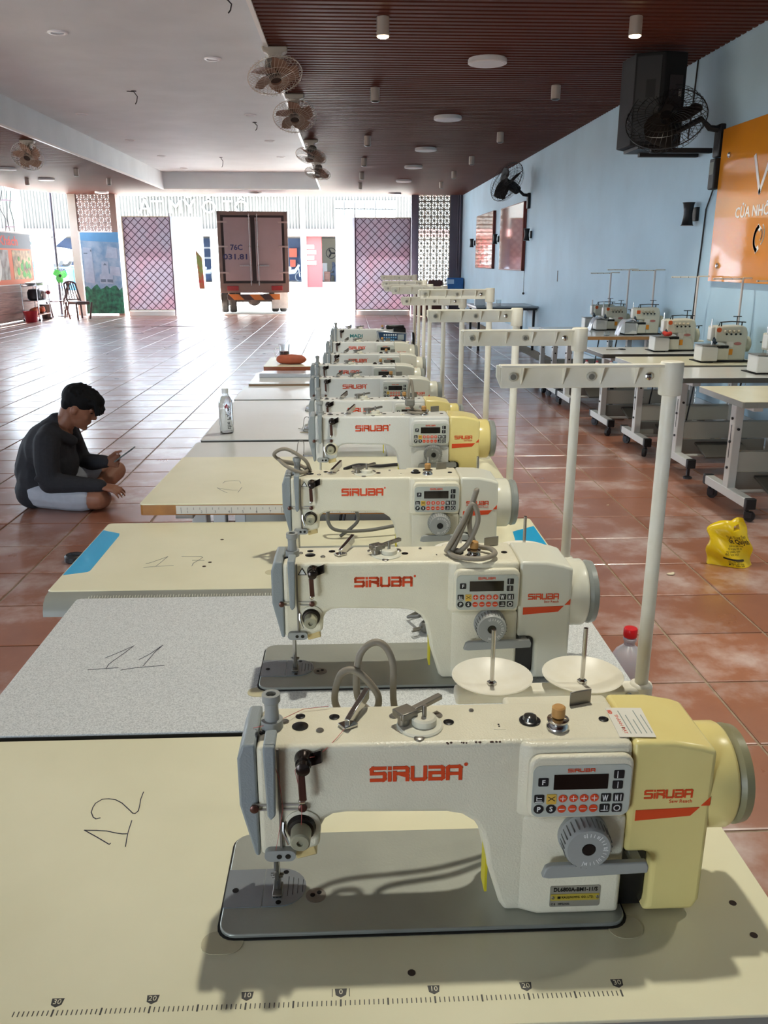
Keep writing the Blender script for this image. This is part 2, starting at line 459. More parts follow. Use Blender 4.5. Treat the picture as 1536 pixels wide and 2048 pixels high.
# poster under the short screen: aerial picture of towers above green trees
pt = thing('city_poster', 'tall printed poster of pale towers above green trees', 'poster', (-6.79, 24.44, 0.05))
W2, H2 = 0.52, 2.17
MB().box(-W2, 0, 0, W2, 0.02, H2).build('print_ground', ramp_mat('poster_haze', ('ShaderNodeTexNoise', {'Scale': 4.0, 'Detail': 5.0}, 'Fac'), ((0.35, '54708a'), (0.65, '7f8c9c')), 0.4), pt)
def flat(name, m, polys, y=-0.003, par=pt):
    b = MB()
    for k, p in enumerate(polys): b.prism(p, y - 0.0005 * k, 0, 'y')
    return b.build(name, m, par, smooth=0)
flat('print_sky', mat('poster_sky', '46789f', 0.4, noise=.1, nscale=5), [[(-W2, 1.95), (W2, 1.9), (W2, H2), (-W2, H2)]])
gr = [(-W2 + i * 2 * W2 / 12, 0.72 + 0.06 * math.sin(i * 2.1) + 0.03 * math.sin(i * 5)) for i in range(13)]
flat('print_trees', ramp_mat('poster_trees', ('ShaderNodeTexNoise', {'Scale': 9.0, 'Detail': 5.0}, 'Fac'), ((0.35, '0a2c26'), (0.65, '22684c')), 0.4), [[(-W2, 0), (W2, 0)] + gr[::-1]])
flat('print_towers', mat('poster_tower', '8a92a2', 0.4, noise=.15, nscale=8), [[(-.48, .85), (-.22, .82), (-.24, 1.75), (-.47, 1.78)], [(-.08, .82), (.28, .8), (.28, 1.05), (.18, 1.08), (.18, 1.4), (.0, 1.4), (-.02, 1.08), (-.08, 1.05)], [(.2, 1.05), (.5, 1.0), (.48, 1.25), (.22, 1.28)], [(.12, 1.5), (.45, 1.48), (.45, 1.75), (.2, 1.8)]], -0.005)
flat('print_details', mat('poster_dark', '4f5a68', 0.4), [[(-.06, .85), (.08, .85), (.08, .93), (-.06, .93)], [(.12, .85), (.27, .84), (.27, .92), (.12, .93)], [(.04, 1.3), (.14, 1.3), (.09, 1.36)], [(-.46, 1.6), (-.36, 1.6), (-.36, 1.63), (-.46, 1.63)], [(-.28, 1.66), (-.25, 1.66), (-.25, 1.71), (-.28, 1.71)]], -0.008)

# sliding diamond-mesh gates with a sheet behind
def sheet_mat(name, col, tr=0.5, col2=None, nscale=1.6):
    m = bpy.data.materials.new(name); m.use_nodes = True; nt = m.node_tree
    nt.nodes.remove(nt.nodes['Principled BSDF'])
    d = nt.nodes.new('ShaderNodeBsdfDiffuse'); t = nt.nodes.new('ShaderNodeBsdfTranslucent'); x = nt.nodes.new('ShaderNodeMixShader')
    x.inputs[0].default_value = tr
    for s in (d, t): s.inputs['Color'].default_value = (*hx(col), 1)
    if col2:
        tc = nt.nodes.new('ShaderNodeTexCoord'); n = nt.nodes.new('ShaderNodeTexNoise'); n.inputs['Scale'].default_value = nscale; n.inputs['Detail'].default_value = 3
        nt.links.new(tc.outputs['Object'], n.inputs['Vector'])
        r = nt.nodes.new('ShaderNodeValToRGB'); r.color_ramp.elements[0].position = .4; r.color_ramp.elements[1].position = .65
        r.color_ramp.elements[0].color = (*hx(col), 1); r.color_ramp.elements[1].color = (*hx(col2), 1)
        nt.links.new(n.outputs['Fac'], r.inputs['Fac'])
        for s in (d, t): nt.links.new(r.outputs['Color'], s.inputs['Color'])
    nt.links.new(d.outputs[0], x.inputs[1]); nt.links.new(t.outputs[0], x.inputs[2])
    nt.links.new(x.outputs[0], nt.nodes['Material Output'].inputs['Surface'])
    return m
M_gatebar = mat('dark_bronze_bar', '4a3540', 0.45, metal=0.3)
M_gatefr = mat('cream_gate_frame', 'b7a994', 0.4)
M_gsheet = sheet_mat('lilac_sheet', 'b0abb4', 0.30, 'b6a2ab')
def gate(label, x0, x1, z1, n, frame_left):
    w = x1 - x0; z0 = 0.16
    t = thing('sliding_gate', label, 'gate', (x0, 24.3, 0))
    MB().box(0.0, 0.03, z0, w, 0.04, z1).build('backing_sheet', M_gsheet, t)
    pitch = w / n
    h = z1 - z0; bars = []
    for sgn in (1, -1):
        m = int(h / pitch) + n + 2
        for k in range(-n, m):
            c = k * pitch      # line: z - z0 = c + sgn * x'
            pts = []
            for xx in (0, w):
                zz = c + (xx if sgn > 0 else w - xx)
                pts.append((xx, zz))
            (xa, za), (xb, zb) = pts
            def clip(xa, za, xb, zb):
                d = (zb - za) / (xb - xa)
                lo, hi = 0.0, w
                if d > 0: lo, hi = max(lo, xa + (0 - za) / d), min(hi, xa + (h - za) / d)
                else: lo, hi = max(lo, xa + (h - za) / d), min(hi, xa + (0 - za) / d)
                return (lo, za + d * (lo - xa), hi, za + d * (hi - xa)) if hi - lo > 0.05 else None
            q = clip(xa, za, xb, zb)
            if q:
                yo = -0.006 if sgn > 0 else 0.004
                A, B = Vector((q[0], yo, z0 + q[1])), Vector((q[2], yo, z0 + q[3])); dd = (B - A) / 2; nn = Vector((-dd.z, 0, dd.x)).normalized() * 0.009
                MB().obox((A + B) / 2, dd, (0, 0.004, 0), nn).build('lattice_bar', M_gatebar, t, smooth=0)
    for xa in (-0.03, w): MB().box(xa, -0.02, 0.12, xa + 0.03, 0.05, z1 + 0.02).build('side_rail', M_gatefr if frame_left else M_gatebar, t, bevel=0.003)
    for za, zb in ((z1, z1 + 0.025), (0.13, z0)): MB().box(0, -0.015, za, w, 0.045, zb).build('cross_rail', M_gatefr, t, bevel=0.003)
    MB().box(-0.02, 0.0, 0.0, w + 0.02, 0.05, 0.125).build('kick_board', mat('white_kick_board', 'e8e4de', 0.4), t, bevel=0.003)
    MB().box((w + .005) if frame_left else -0.035, -0.05, 1.05, (w + .03) if frame_left else -0.01, -0.02, 1.2).build('lock', mat('black_metal', '1b1b1d', 0.4), t, bevel=0.004)
gate('diamond lattice gate beside the city poster', -6.09, -4.83, 2.60, 6, True)
gate('diamond lattice gate beside the tall breeze-block screen', 0.235, 1.725, 2.58, 7, False)
# white cloth drapes hung at the free end of each gate
M_drape = sheet_mat('white_drape', 'dfe3ea', 0.45)
def drape(label, x0, x1, z0, z1, ph):
    b = MB(); N = 16; K = 10; vs = []; fs = []
    for s in (0, 1):
        for j in range(K + 1):
            for i in range(N + 1):
                u, v = i / N, j / K
                yy = 24.2 + 0.035 * math.sin(u * 9 + ph + v * 1.5) * (0.4 + 0.6 * (1 - v)) + s * 0.004 + 0.35 * u * (1 if ph < 1 else 0) + 0.3 * (1 - u) * (1 if ph >= 1 else 0)
                vs.append((x0 + (x1 - x0) * u, yy, z0 + (z1 - z0) * v + 0.02 * math.sin(u * 4 + ph) * (1 - v)))
    n1 = (N + 1) * (K + 1)
    for j in range(K):
        for i in range(N):
            a = j * (N + 1) + i
            fs.append((a, a + 1, a + N + 2, a + N + 1)); fs.append((n1 + a + N + 1, n1 + a + N + 2, n1 + a + 1, n1 + a))
    for i in range(N):
        for base in (0, K * (N + 1)): fs.append((base + i, n1 + base + i, n1 + base + i + 1, base + i + 1))
    b.add(vs, fs)
    t = thing('white_drape', label, 'drape', (0, 0, 0))
    b.build('cloth', M_drape, t, smooth=60)
    return t
d1 = drape('white cloth drape with a red pennant left of the truck', -4.79, -3.98, 0.02, 2.62, 0)
MB().cyl((-4.80, 24.17, 0), (-4.80, 24.17, 2.7), 0.014, n=8).build('end_post', M_gatebar, d1)
MB().prism([(-4.18, 1.75), (-4.02, 1.55), (-3.99, 0.72), (-4.13, 0.72)], 24.36, 24.38, 'y').build('pennant', mat('red_pennant', 'c22a3a', 0.6, noise=.3, nscale=4, col2='8ea05a'), d1)
d2 = drape('white cloth drape hung beside the right lattice gate', -0.33, 0.20, 0.0, 2.6, 1.2)
MB().cyl((0.215, 24.17, 0), (0.215, 24.17, 2.68), 0.014, n=8).build('end_post', M_gatebar, d2)
# shade-cloth panel and dark pole at the left corner
tp = thing('white_tarpaulin', 'white tarpaulin stretched behind the steel trolley', 'tarpaulin', (0, 0, 0))
b = MB(); vs = []; fs = []
for s in (0, 1):
    for j in range(9):
        for i in range(9):
            u, v = i / 8, j / 8
            vs.append((-8.33 + 0.27 * u, 23.6 + 0.75 * u + 0.02 * math.sin(v * 9 + u * 5) + s * 0.004, 0.03 + 2.15 * v))
for j in range(8):
    for i in range(8):
        a = j * 9 + i; fs += [(a, a + 1, a + 10, a + 9), (81 + a + 9, 81 + a + 10, 81 + a + 1, 81 + a)]
for i in range(8): fs += [(i, 81 + i, 82 + i, i + 1), (72 + i, 73 + i, 154 + i, 153 + i)]
b.add(vs, fs).build('cloth', M_drape, tp, smooth=60)
MB().cyl((-8.33, 23.58, 0.93), (-8.06, 24.33, 0.95), 0.008, n=6).cyl((-8.33, 23.58, 2.18), (-8.06, 24.33, 2.18), 0.008, n=6).build('batten', mat('grey_batten', '8d929c', 0.5), tp)
dp = thing('steel_pole', 'slim dark steel pole from floor to ceiling by the plastic chairs', 'pole', (-8.0, 24.4, 0))
MB().cyl((0, 0, 0.02), (0.02, 0, ZC), 0.034, n=12).build('tube', mat('dark_steel', '4b4650', 0.45, metal=0.3, noise=.2, nscale=3), dp)
MB().box(-0.07, -0.07, 0, 0.07, 0.07, 0.02).build('foot_plate', MATS['dark_steel'], dp, bevel=0.003)

# ================================================================== STREET
M_road = mat('pale_concrete', 'c4bfb6', 0.8, noise=0.1, nscale=0.6)
tag(MB().box(-60, 25.0, -0.25, 60, 140, -0.03).build('street', M_road), 'sunlit pale concrete street outside the hall', None, None, 'structure')
tag(MB().box(-60, -40, -0.25, -8.62, 25.0, -0.03).build('side_yard', mat('added_ground_brown', '6a5f50', .9, noise=.2, nscale=.7)), 'unseen earth-brown ground added along the left side of the hall', None, None, 'structure')  # ground added outside the window opening, kept dark to limit bounced light
FY = 52.0
M_corr = mat('corrugated_sheet', '52514e', 0.6)
M_fac = mat('facade_paint', '98948f', 0.7)
fa = thing('shop_building', 'long shop building with corrugated upper wall across the street', 'building', (0, FY, 0))
cor = MB()
x = -26.0
while x < 14:
    cor.prism([(x, 0.0), (x + 0.045, -0.07), (x + 0.125, -0.07), (x + 0.17, 0.0)], 3.25, 6.2, 'z'); x += 0.18
cor.box(-26, 0, 3.0, 14, 0.2, 6.2)
cor.build('corrugated_wall', M_corr, fa, smooth=0)
MB().box(-26, -0.5, 2.85, 14, 0.2, 3.25).build('awning_band', mat('pale_pink_band', '9a6f6a', 0.6), fa)
M_dark = mat('shop_interior', '46587a', 0.7, noise=.3, nscale=.8)
M_redw = mat('red_wall', '8f2426', 0.6)
for xa, xb in ((-26, -20.0), (-13.5, -8.76), (-8.03, -6.0), (-2.72, -2.4), (-.52, 14)):
    MB().box(xa, -0.1, -0.03, xb, 0.2, 2.85).build('shop_pier', M_fac, fa)
MB().box(-2.4, -0.12, -0.03, -1.52, 0.2, 2.85).build('red_panel', M_redw, fa)
for xa, xb in ((-26, -8.0), (-8.0, -2.4)):
    MB().box(xa, 5.0, -0.03, xb, 5.2, 2.9).build('back_wall', M_dark, fa)
MB().box(-1.8, 4.5, -0.03, 0.2, 4.7, 2.9).build('back_wall', mat('cream_room_wall', 'a9a69a', 0.7), fa)
MB().box(-1.85, 0.2, -0.03, -1.8, 4.6, 2.9).box(.2, 0.2, -.03, .25, 4.6, 2.9).box(-2.5, .2, -.03, -2.45, 5.1, 2.9).box(-26, 0.2, 2.86, 14, 5.2, 2.95).box(-26, .2, -.03, 14, 5.2, .25).build('inner_wall', M_fac, fa)
sgn = MB()
for k in range(4): sgn.box(-2.4, -0.18, 1.25 + k * 0.3, -1.85 - 0.12 * (k % 2), -0.12, 1.47 + k * 0.3)
sgn.build('sign_bars', mat('white_sign', 'f2efec', 0.4), fa, bevel=.02)
for k in range(6):
    for j in range(2):
        MB().box(-.73 + k * 0.6, -0.2, 3.9 + j * 0.5, -.73 + k * 0.6 + 0.55, -0.12, 4.34 + j * 0.5).build('window_pane', mat('white_pane', 'b4b8bc', 0.3), fa, bevel=0.01)
MB().box(-2.74, -0.3, -0.03, -2.42, 0, 6.2).build('white_column', mat('white_column', 'b8b6b2', 0.6), fa)
MB().box(-7.6, -0.2, -.03, -7.3, 0, 3.3).build('pier_front', MATS['white_column'], fa)
lt = MB()
text(lt, 'ẬT MỸ Ô TÔ', 1.02, FRONT(-8.83, -0.22, 4.42), 0.06, 0.0, width=6.25)
lt.build('shop_lettering', mat('white_letters', 'c8c6c2', 0.5), fa, smooth=0, label='large white raised letters on the corrugated wall')
lt = MB()
for k in range(20): lt.prism(rrect(-11.9 + k * .42, 5.02, -11.58 + k * .42, 5.6, .14), -.25, -.1, 'y')
lt.build('upper_lettering', MATS['white_letters'], fa, smooth=0)
# things in the shop bays
def tagm(mb, name, m, label, cat, **k):
    return tag(mb.build(name, m, **{a: v for a, v in k.items() if a in ('bevel', 'smooth', 'loc', 'rot')}), label, cat, k.get('group'))
wf = thing('wall_fan', 'small round wall fan in the pale room across the street', 'fan', (-1.05, FY + 4.4, 1.95))
MB().tube([(0.32 * math.cos(a * PI / 8), 0, 0.32 * math.sin(a * PI / 8)) for a in range(16)], 0.02, 6, closed=True).build('guard', mat('dark_grey_plastic', '3c3f45', .5), wf)
fb = MB()
for k in range(3):
    a = k * 2 * PI / 3; fb.obox((0.14 * math.cos(a), 0.02, 0.14 * math.sin(a)), (0.12 * math.cos(a), 0, 0.12 * math.sin(a)), (0, .006, 0), (-.05 * math.sin(a), .02, .05 * math.cos(a)))
fb.cyl((0, -.05, 0), (0, .1, 0), .06).build('blades', MATS['dark_grey_plastic'], wf)
tagm(MB().box(-1.75, FY + 3.7, .25, -1.3, FY + 4.2, 1.35), 'fridge', mat('pale_fridge', 'd8dadc', .4), 'pale fridge in the room across the street', 'fridge', bevel=.03)
pb = MB(); P0 = Vector((-.72, FY + 2.6, .25))
for a_, ra, b_, rb in (((0, 0, .42), .16, (-.1, 0, .85), .17), ((-.1, 0, .85), .17, (-.16, 0, .98), .07), ((-.16, 0, 1.02), .09, (-.17, 0, 1.08), .1), ((0, 0, .4), .1, (-.35, 0, .45), .08), ((-.35, 0, .45), .07, (-.38, 0, .05), .05), ((-.38, 0, .03), .05, (-.5, 0, .02), .035), ((-.14, -.15, .85), .06, (-.3, -.12, .6), .045), ((-.3, -.12, .6), .04, (-.48, -.05, .6), .03), ((0, -.02, .4), .14, (0, -.02, .02), .13)):
    pb.cap(P0 + Vector(a_), ra, P0 + Vector(b_), rb)
tag(remesh(pb, 'person', mat('far_clothes', '4a5468', .8), voxel=.03), 'person in dark clothes bending in the room across the street', 'person')
tagm(MB().box(-1.45, FY + 1.6, .25, -1.08, FY + 2.0, .85).box(-1.4, FY + 1.55, .35, -1.13, FY + 1.6, .75), 'crate', mat('brown_crate', '6b4a40', .6), 'brown crate on the floor of the room across the street', 'crate', bevel=.02)
def motorbike(x, y, label):
    t = thing('motorbike', label, 'motorbike', (x, y, .25)); mk = mat('bike_dark', '3a4048', .4); 
    for dx in (-.6, .6):
        MB().tube([(dx + .27 * math.cos(a * PI / 8), 0, .3 + .27 * math.sin(a * PI / 8)) for a in range(16)], .045, 6, closed=True).build('wheel', mk, t)
    MB().cap((-.5, 0, .55), .12, (.25, 0, .6), .14).cap((.3, 0, .6), .1, (.55, 0, .95), .07).cap((-.55, 0, .8), .1, (.0, 0, .8), .1).cyl((.6, 0, .3), (.5, 0, 1.0), .03).build('body', mat('bike_grey', '9aa4b0', .3), t)
    MB().cyl((.48, -.3, 1.05), (.48, .3, 1.05), .02).build('handlebar', mk, t)
motorbike(-3.5, FY + 1.0, 'motorbike parked in the dark blue bay right of the truck')
motorbike(-8.6, FY + 1.2, 'motorbike parked in the bay between drape and truck')
tagm(MB().box(-9.3, FY + 2.5, 2.2, -8.1, FY + 2.9, 2.3).box(-9.3, FY + 2.5, 1.6, -8.1, FY + 2.9, 1.7).box(-9.32, FY + 2.5, .25, -9.22, FY + 2.9, 2.6).box(-8.18, FY + 2.5, .25, -8.08, FY + 2.9, 2.6), 'shelf_rack', mat('rack_grey', 'a5abb5', .5), 'grey shelf rack in the bay between drape and truck', 'rack')
tagm(MB().box(-3.75, FY + 4.6, 1.7, -3.25, FY + 4.7, 2.25).box(-3.7, FY + 4.5, 1.1, -3.35, FY + 4.65, 1.55), 'shop_poster', mat('orange_poster', 'c4573f', .5), 'orange and grey poster in the dark blue bay', 'poster')
# white car with its bonnet up, raised on a lift at the far left
cr = thing('car', 'white car with its bonnet raised on a lift across the street', 'car', (-15.85, 45.0, 1.25))
prof = [(-2.1, .2), (2.0, .2), (2.15, .45), (2.05, .72), (1.2, .88), (.55, .95), (-.1, 1.42), (-1.3, 1.45), (-2.05, 1.0), (-2.15, .6)]
MB().prism(prof, -.82, .82, 'y').build('body', mat('car_white', 'e9eaec', .25, coat=.5), cr, bevel=.08, seg=3)
MB().prism([(.48, .97), (-.12, 1.36), (-1.2, 1.38), (-1.6, 1.0)], -.835, .835, 'y').build('side_glass', mat('car_glass', '2c343e', .15), cr)
for dx in (-1.3, 1.35):
    for dy in (-.8, .62):
        wv = MB().cyl((dx, dy, .25), (dx, dy + .18, .25), .31, n=20).build('wheel', mat('tyre', '26282b', .7), cr)
        MB().cyl((dx, dy - .012, .25), (dx, dy + .19, .25), .19, n=10).build('rim', mat('alloy', 'c9ccd0', .3, metal=.6), wv)
MB().obox((1.25, 0, 1.25), (.55, 0, .42), (0, .72, 0), (-.02, 0, .026)).build('bonnet', mat('car_white', 'e9eaec', .25), cr, bevel=.015)
MB().box(1.95, -.78, .5, 2.12, -.45, .68).box(1.95, .45, .5, 2.12, .78, .68).build('headlight', mat('lamp_glass', 'd8dee4', .1), cr)
tagm(MB().box(-17.8, 44.3, 1.1, -13.9, 44.5, 1.19).box(-17.8, 45.5, 1.1, -13.9, 45.7, 1.19).box(-16.4, 43.6, -.03, -16.1, 43.9, 2.8).box(-16.4, 46.1, -.03, -16.1, 46.4, 2.8).box(-16.4, 43.9, 1.02, -16.1, 46.1, 1.1), 'car_lift', mat('lift_blue', '3a5f96', .5), 'blue two-post lift under the white car', 'lift', bevel=.02)
tagm(MB().prism([(-1.6, .1), (1.6, .1), (1.7, .5), (1.0, .75), (.5, 1.1), (-.9, 1.1), (-1.6, .7)], -.75, .75, 'y'), 'car', mat('pale_blue_car', '9db4cf', .3), 'low pale blue car parked beyond the lifted white car', 'car', bevel=.08, loc=(-16.9, 49.5, -.13))
tagm(MB().box(-14.9, 46.8, -.03, -14.5, 47.2, 1.25).box(-14.42, 46.6, -.03, -14.2, 47.0, 1.05), 'tool_cabinet', mat('tool_blue', '3f84b8', .5), 'blue tool cabinets beside the lifted white car', 'cabinet', bevel=.02)
tagm(MB().box(-30, 58, 0, -13.4, 58.4, 3.1), 'workshop_wall', mat('workshop_blue', '5f7690', .7), 'blue-grey workshop wall behind the lifted car', 'wall')

# ------------------------------------------------------------------ box truck backed up to the door
tr = thing('box_truck', 'grey-brown box truck with numbered rear doors backed up to the entrance', 'truck', (-2.63, 24.72, 0), R(8))
M_tbody = mat('truck_box_paint', '8d7f80', 0.45, noise=.08, nscale=2)
M_tfr = mat('truck_frame_steel', '6d5f58', 0.5, noise=.1, nscale=4)
M_rub = mat('truck_rubber', '2a2422', 0.6)
M_chrome = mat('chrome_rod', 'c8c6c4', 0.25, metal=.9)
MB().box(-.95, .06, .62, .95, 4.2, 2.76).build('cargo_box', mat('truck_side_white', 'dcdad8', .5), tr, bevel=.01)
MB().box(-.97, 0, .86, -.87, .08, 2.78).box(.87, 0, .86, .97, .08, 2.78).box(-.97, 0, 2.68, .97, .08, 2.78).box(-.97, 0, .60, .97, .08, .86).build('rear_frame', M_tfr, tr, bevel=.006)
MB().box(-.87, .02, .86, .87, .05, 2.68).build('door_seal', M_rub, tr)
for s in (-1, 1):
    x0, x1 = sorted((s * .80, s * .06))
    d = MB().box(x0, -.005, .93, x1, .04, 2.62).build('door_panel', M_tbody, tr, bevel=.008)
    rx = -.10 if s < 0 else .12
    MB().cyl((rx, -.03, .80), (rx, -.03, 2.72), .014, n=8).build('lock_rod', M_chrome, d)
    cl = MB()
    for zz in (.86, 1.35, 1.85, 2.55, 2.68): cl.box(rx - .03, -.04, zz - .02, rx + .03, 0, zz + .02)
    cl.build('rod_bracket', M_tfr, d, bevel=.003)
    for zz in (1.15, 1.85, 2.5):
        MB().box(*sorted((s * .70, s * .97))[:1], -.02, zz - .022, max(s * .70, s * .97), .0, zz + .022).build('hinge', mat('hinge_steel', '9a8e88', .4, metal=.4), d, bevel=.004)
    MB().box(min(rx, rx + s * .3), -.035, 1.32, max(rx, rx + s * .3), -.012, 1.345).build('lock_handle', M_chrome, d, bevel=.003)
    MB().box(s * .62 - .16, -.02, .66, s * .62 + .16, .0, .79).build('tail_lamp', mat('red_tail_lamp', '7a2a2a', .3), tr, bevel=.008)
nb = MB(); text(nb, '76C', .20, FRONT(-.47, -.007, 1.82), .001, .006); text(nb, '031.81', .20, FRONT(-.49, -.007, 1.57), .001, .006, width=.66)
nb.build('number_lettering', mat('dark_blue_print', '2b2d55', .5), tr, smooth=0, label='dark blue painted number on the left door')
MB().box(-.78, .05, .40, .70, .12, .56).build('bumper_bar', ramp_mat('warning_stripe', ('ShaderNodeTexWave', {'Scale': 1.1, 'bands_direction': 'DIAGONAL'}, 'Fac'), ((.45, 'b06a2a'), (.55, '3a2a26')), .5), tr, bevel=.006)
MB().box(-.55, .2, .42, -.4, 4.6, .62).box(.4, .2, .42, .55, 4.6, .62).build('chassis_rail', M_rub, tr)
MB().cyl((-.7, 1.2, .36), (.7, 1.2, .36), .07, n=10).ball((0, 1.2, .34), (.2, .2, .16)).build('rear_axle', M_tfr, tr)
for sx in (-.86, -.62, .62, .86):
    w_ = MB().lathe([(.10, -.1), (.34, -.1), (.37, -.06), (.37, .06), (.34, .1), (.10, .1)], (sx, 1.2, .37), (1, 0, 0), 24).build('wheel', mat('truck_tyre', '3c3734', .8, noise=.2, nscale=8), tr)
for sx in (-.8, .8):
    MB().lathe([(.10, -.1), (.34, -.1), (.37, -.06), (.37, .06), (.34, .1), (.10, .1)], (sx, 4.9, .37), (1, 0, 0), 24).build('wheel', MATS['truck_tyre'], tr)
MB().box(.50, .72, .12, .98, .74, .62).build('mud_flap', mat('pale_mud_flap', 'a39a94', .7, noise=.2, nscale=6), tr, bevel=.004)
MB().box(-1.12, .5, .28, -.97, 3.9, .62).build('side_guard', mat('guard_white', 'd8d6d2', .5), tr, bevel=.02)
MB().box(-.85, 4.35, .5, .85, 5.9, 2.1).build('cab', mat('cab_white', 'd9d7d4', .4), tr, bevel=.1, seg=3)
MB().box(-.95, 3.0, .3, -.5, 3.5, .55).build('fuel_tank', M_tfr, tr, bevel=.05)

# ================================================================== CEILING FITTINGS
M_lampw = mat('lamp_white', 'e4e2e0', 0.35)
M_alu = mat('beige_aluminium', 'b8aca0', 0.4, metal=.2)
def disc_light(x, y, label, z=ZC - 0.016):
    t = thing('disc_light', label, 'ceiling light', (x, y, z), 0, 'flat round ceiling lights')
    MB().lathe([(.17, 0), (.175, -.01), (.175, -.04), (.165, -.045), (.15, -.045)], n=28).build('rim', M_lampw, t)
    MB().cyl((0, 0, -.047), (0, 0, -.03), .15, n=28).build('diffuser', mat('frosted_diffuser', 'f0f0f2', .5), t)
where = ('nearest the camera', 'second from the camera', 'third from the camera', 'fourth from the camera', 'fifth from the camera', 'nearest the tall breeze-block screen')
for k, yy in enumerate((8.35, 11.48, 14.57, 17.2, 20.1, 23.85)):
    disc_light(1.28, yy, 'flat round white light in the right brown ceiling, ' + where[k])
for k, (xx, yy) in enumerate(((-6.62, 17.87), (-6.6, 20.05), (-6.4, 23.66), (-2.43, 23.85))):
    disc_light(xx, yy, ('flat round white light at the left frame edge', 'flat round white light in the left brown ceiling behind the left fan', 'flat round white light above the short breeze-block screen', 'flat round white light above the truck')[k])
def can_light(x, y, label, lit=False):
    t = thing('can_light', label, 'ceiling light', (x, y, ZC - 0.016), 0, 'surface-mounted can lights')
    MB().lathe([(.045, 0), (.048, -.004), (.048, -.128), (.044, -.13), (.040, -.12)], n=20).build('can', M_alu, t)
    MB().lathe([(.042, -.12), (.044, -.134), (.03, -.142), (.005, -.145)], n=20).build('lens', mat('warm_lit_lens', (1, .74, .38), .4, emit=26.0) if lit else mat('dark_lens', '4a4540', .3), t)
    if lit:
        d = bpy.data.lights.new('can_lamp', 'SPOT'); d.energy = 70; d.spot_size = R(100); d.spot_blend = .6; d.color = (1, .97, .84); d.shadow_soft_size = .04
        l = bpy.data.objects.new('can_lamp', d); link(l, t); l.location = (0, 0, -.155)
cans = [(.285, 7.04, 'lit can light above the middle of the nearest sewing tables', True), (2.17, 6.95, 'lit can light near the black loudspeaker', True)]
for k_, y_ in enumerate((4.35, 1.7)):  # unseen cans continuing both rows, assumed lit to match the brightness
    cans += [(.285, y_, 'unseen can light, assumed lit, in the left row above the camera, %s' % ('ahead', 'overhead', 'behind')[k_], True), (2.17, y_ - .05, 'unseen can light, assumed lit, in the wall row above the camera, %s' % ('ahead', 'overhead', 'behind')[k_], True)]
rw = ('second', 'third', 'fourth', 'fifth', 'last')
for k, (ya, yb) in enumerate(((9.7, 9.5), (13.25, 12.8), (15.98, 15.66), (18.5, 18.2), (20.85, 20.6))):
    cans += [(.31, ya, 'unlit can light in the left row of the right ceiling, %s from the camera' % rw[k], False), (2.18, yb, 'unlit can light in the row along the blue wall, %s from the camera' % rw[k], False)]
cans += [(-5.33, 18.0, 'unlit can light in the left ceiling nearer the tray', False), (-7.04, 20.1, 'unlit can light in the left ceiling near the partition', False), (-5.23, 20.0, 'unlit can light in the left ceiling near the short screen', False)]
for c in cans: can_light(*c)
ZT = ZC + TD
M_ring = mat('downlight_ring', 'e9e7e6', .35)
for k, (xx, yy, nm) in enumerate(((-1.46, 10.36, 'largest, nearest the first orbit fan'), (-2.8, 9.3, 'dark one at the upper left'), (-4.0, 14.07, 'left row, nearest'), (-1.46, 14.07, 'right row, second'), (-3.98, 16.95, 'left row, second'), (-1.42, 16.95, 'right row, third'), (-3.92, 19.4, 'left row, third'), (-1.40, 19.45, 'right row, fourth'), (-3.9, 21.8, 'left row, last'))):
    t = thing('downlight', 'recessed downlight in the white tray ceiling, ' + nm, 'ceiling light', (xx, yy, ZT), 0, 'recessed downlights')
    MB().lathe([(.06, 0), (.095, -.001), (.092, -.012), (.07, -.014), (.062, -.002)], n=24).build('ring', M_ring, t)
    MB().cyl((0, 0, -.006), (0, 0, 0.0), .062, n=20).build('lens', mat('dark_lens2', '5b5a60', .3) if k == 1 else mat('pale_lens', 'c9ccd2', .3), t)
for k, (xx, yy, L) in enumerate(((-2.78, 12.25, .16), (-2.7, 19.6, .2), (-1.47, 14.8, .12), (-1.0, 8.1, .12))):
    t = thing('loose_wire', ('bent loose wire hanging at the middle of the tray ceiling', 'loose wire at the far end of the tray ceiling', 'short loose wire beside a downlight', 'short loose wire near the brown ceiling edge')[k], 'wire', (xx, yy, ZT), 0, 'loose ceiling wires')
    MB().tube([(-.09 if k == 0 else 0, 0, -.004), (0, 0, -.01), (.04, .01, -L * .4), (.03, 0, -L * .8), (.01, 0, -L)], .006, 6).build('cable', mat('black_cable', '1d1b1c', .6), t)
    MB().cyl((0, 0, -.006), (0, 0, 0), .035, n=12).build('hole_cover', MATS['black_cable'], t)

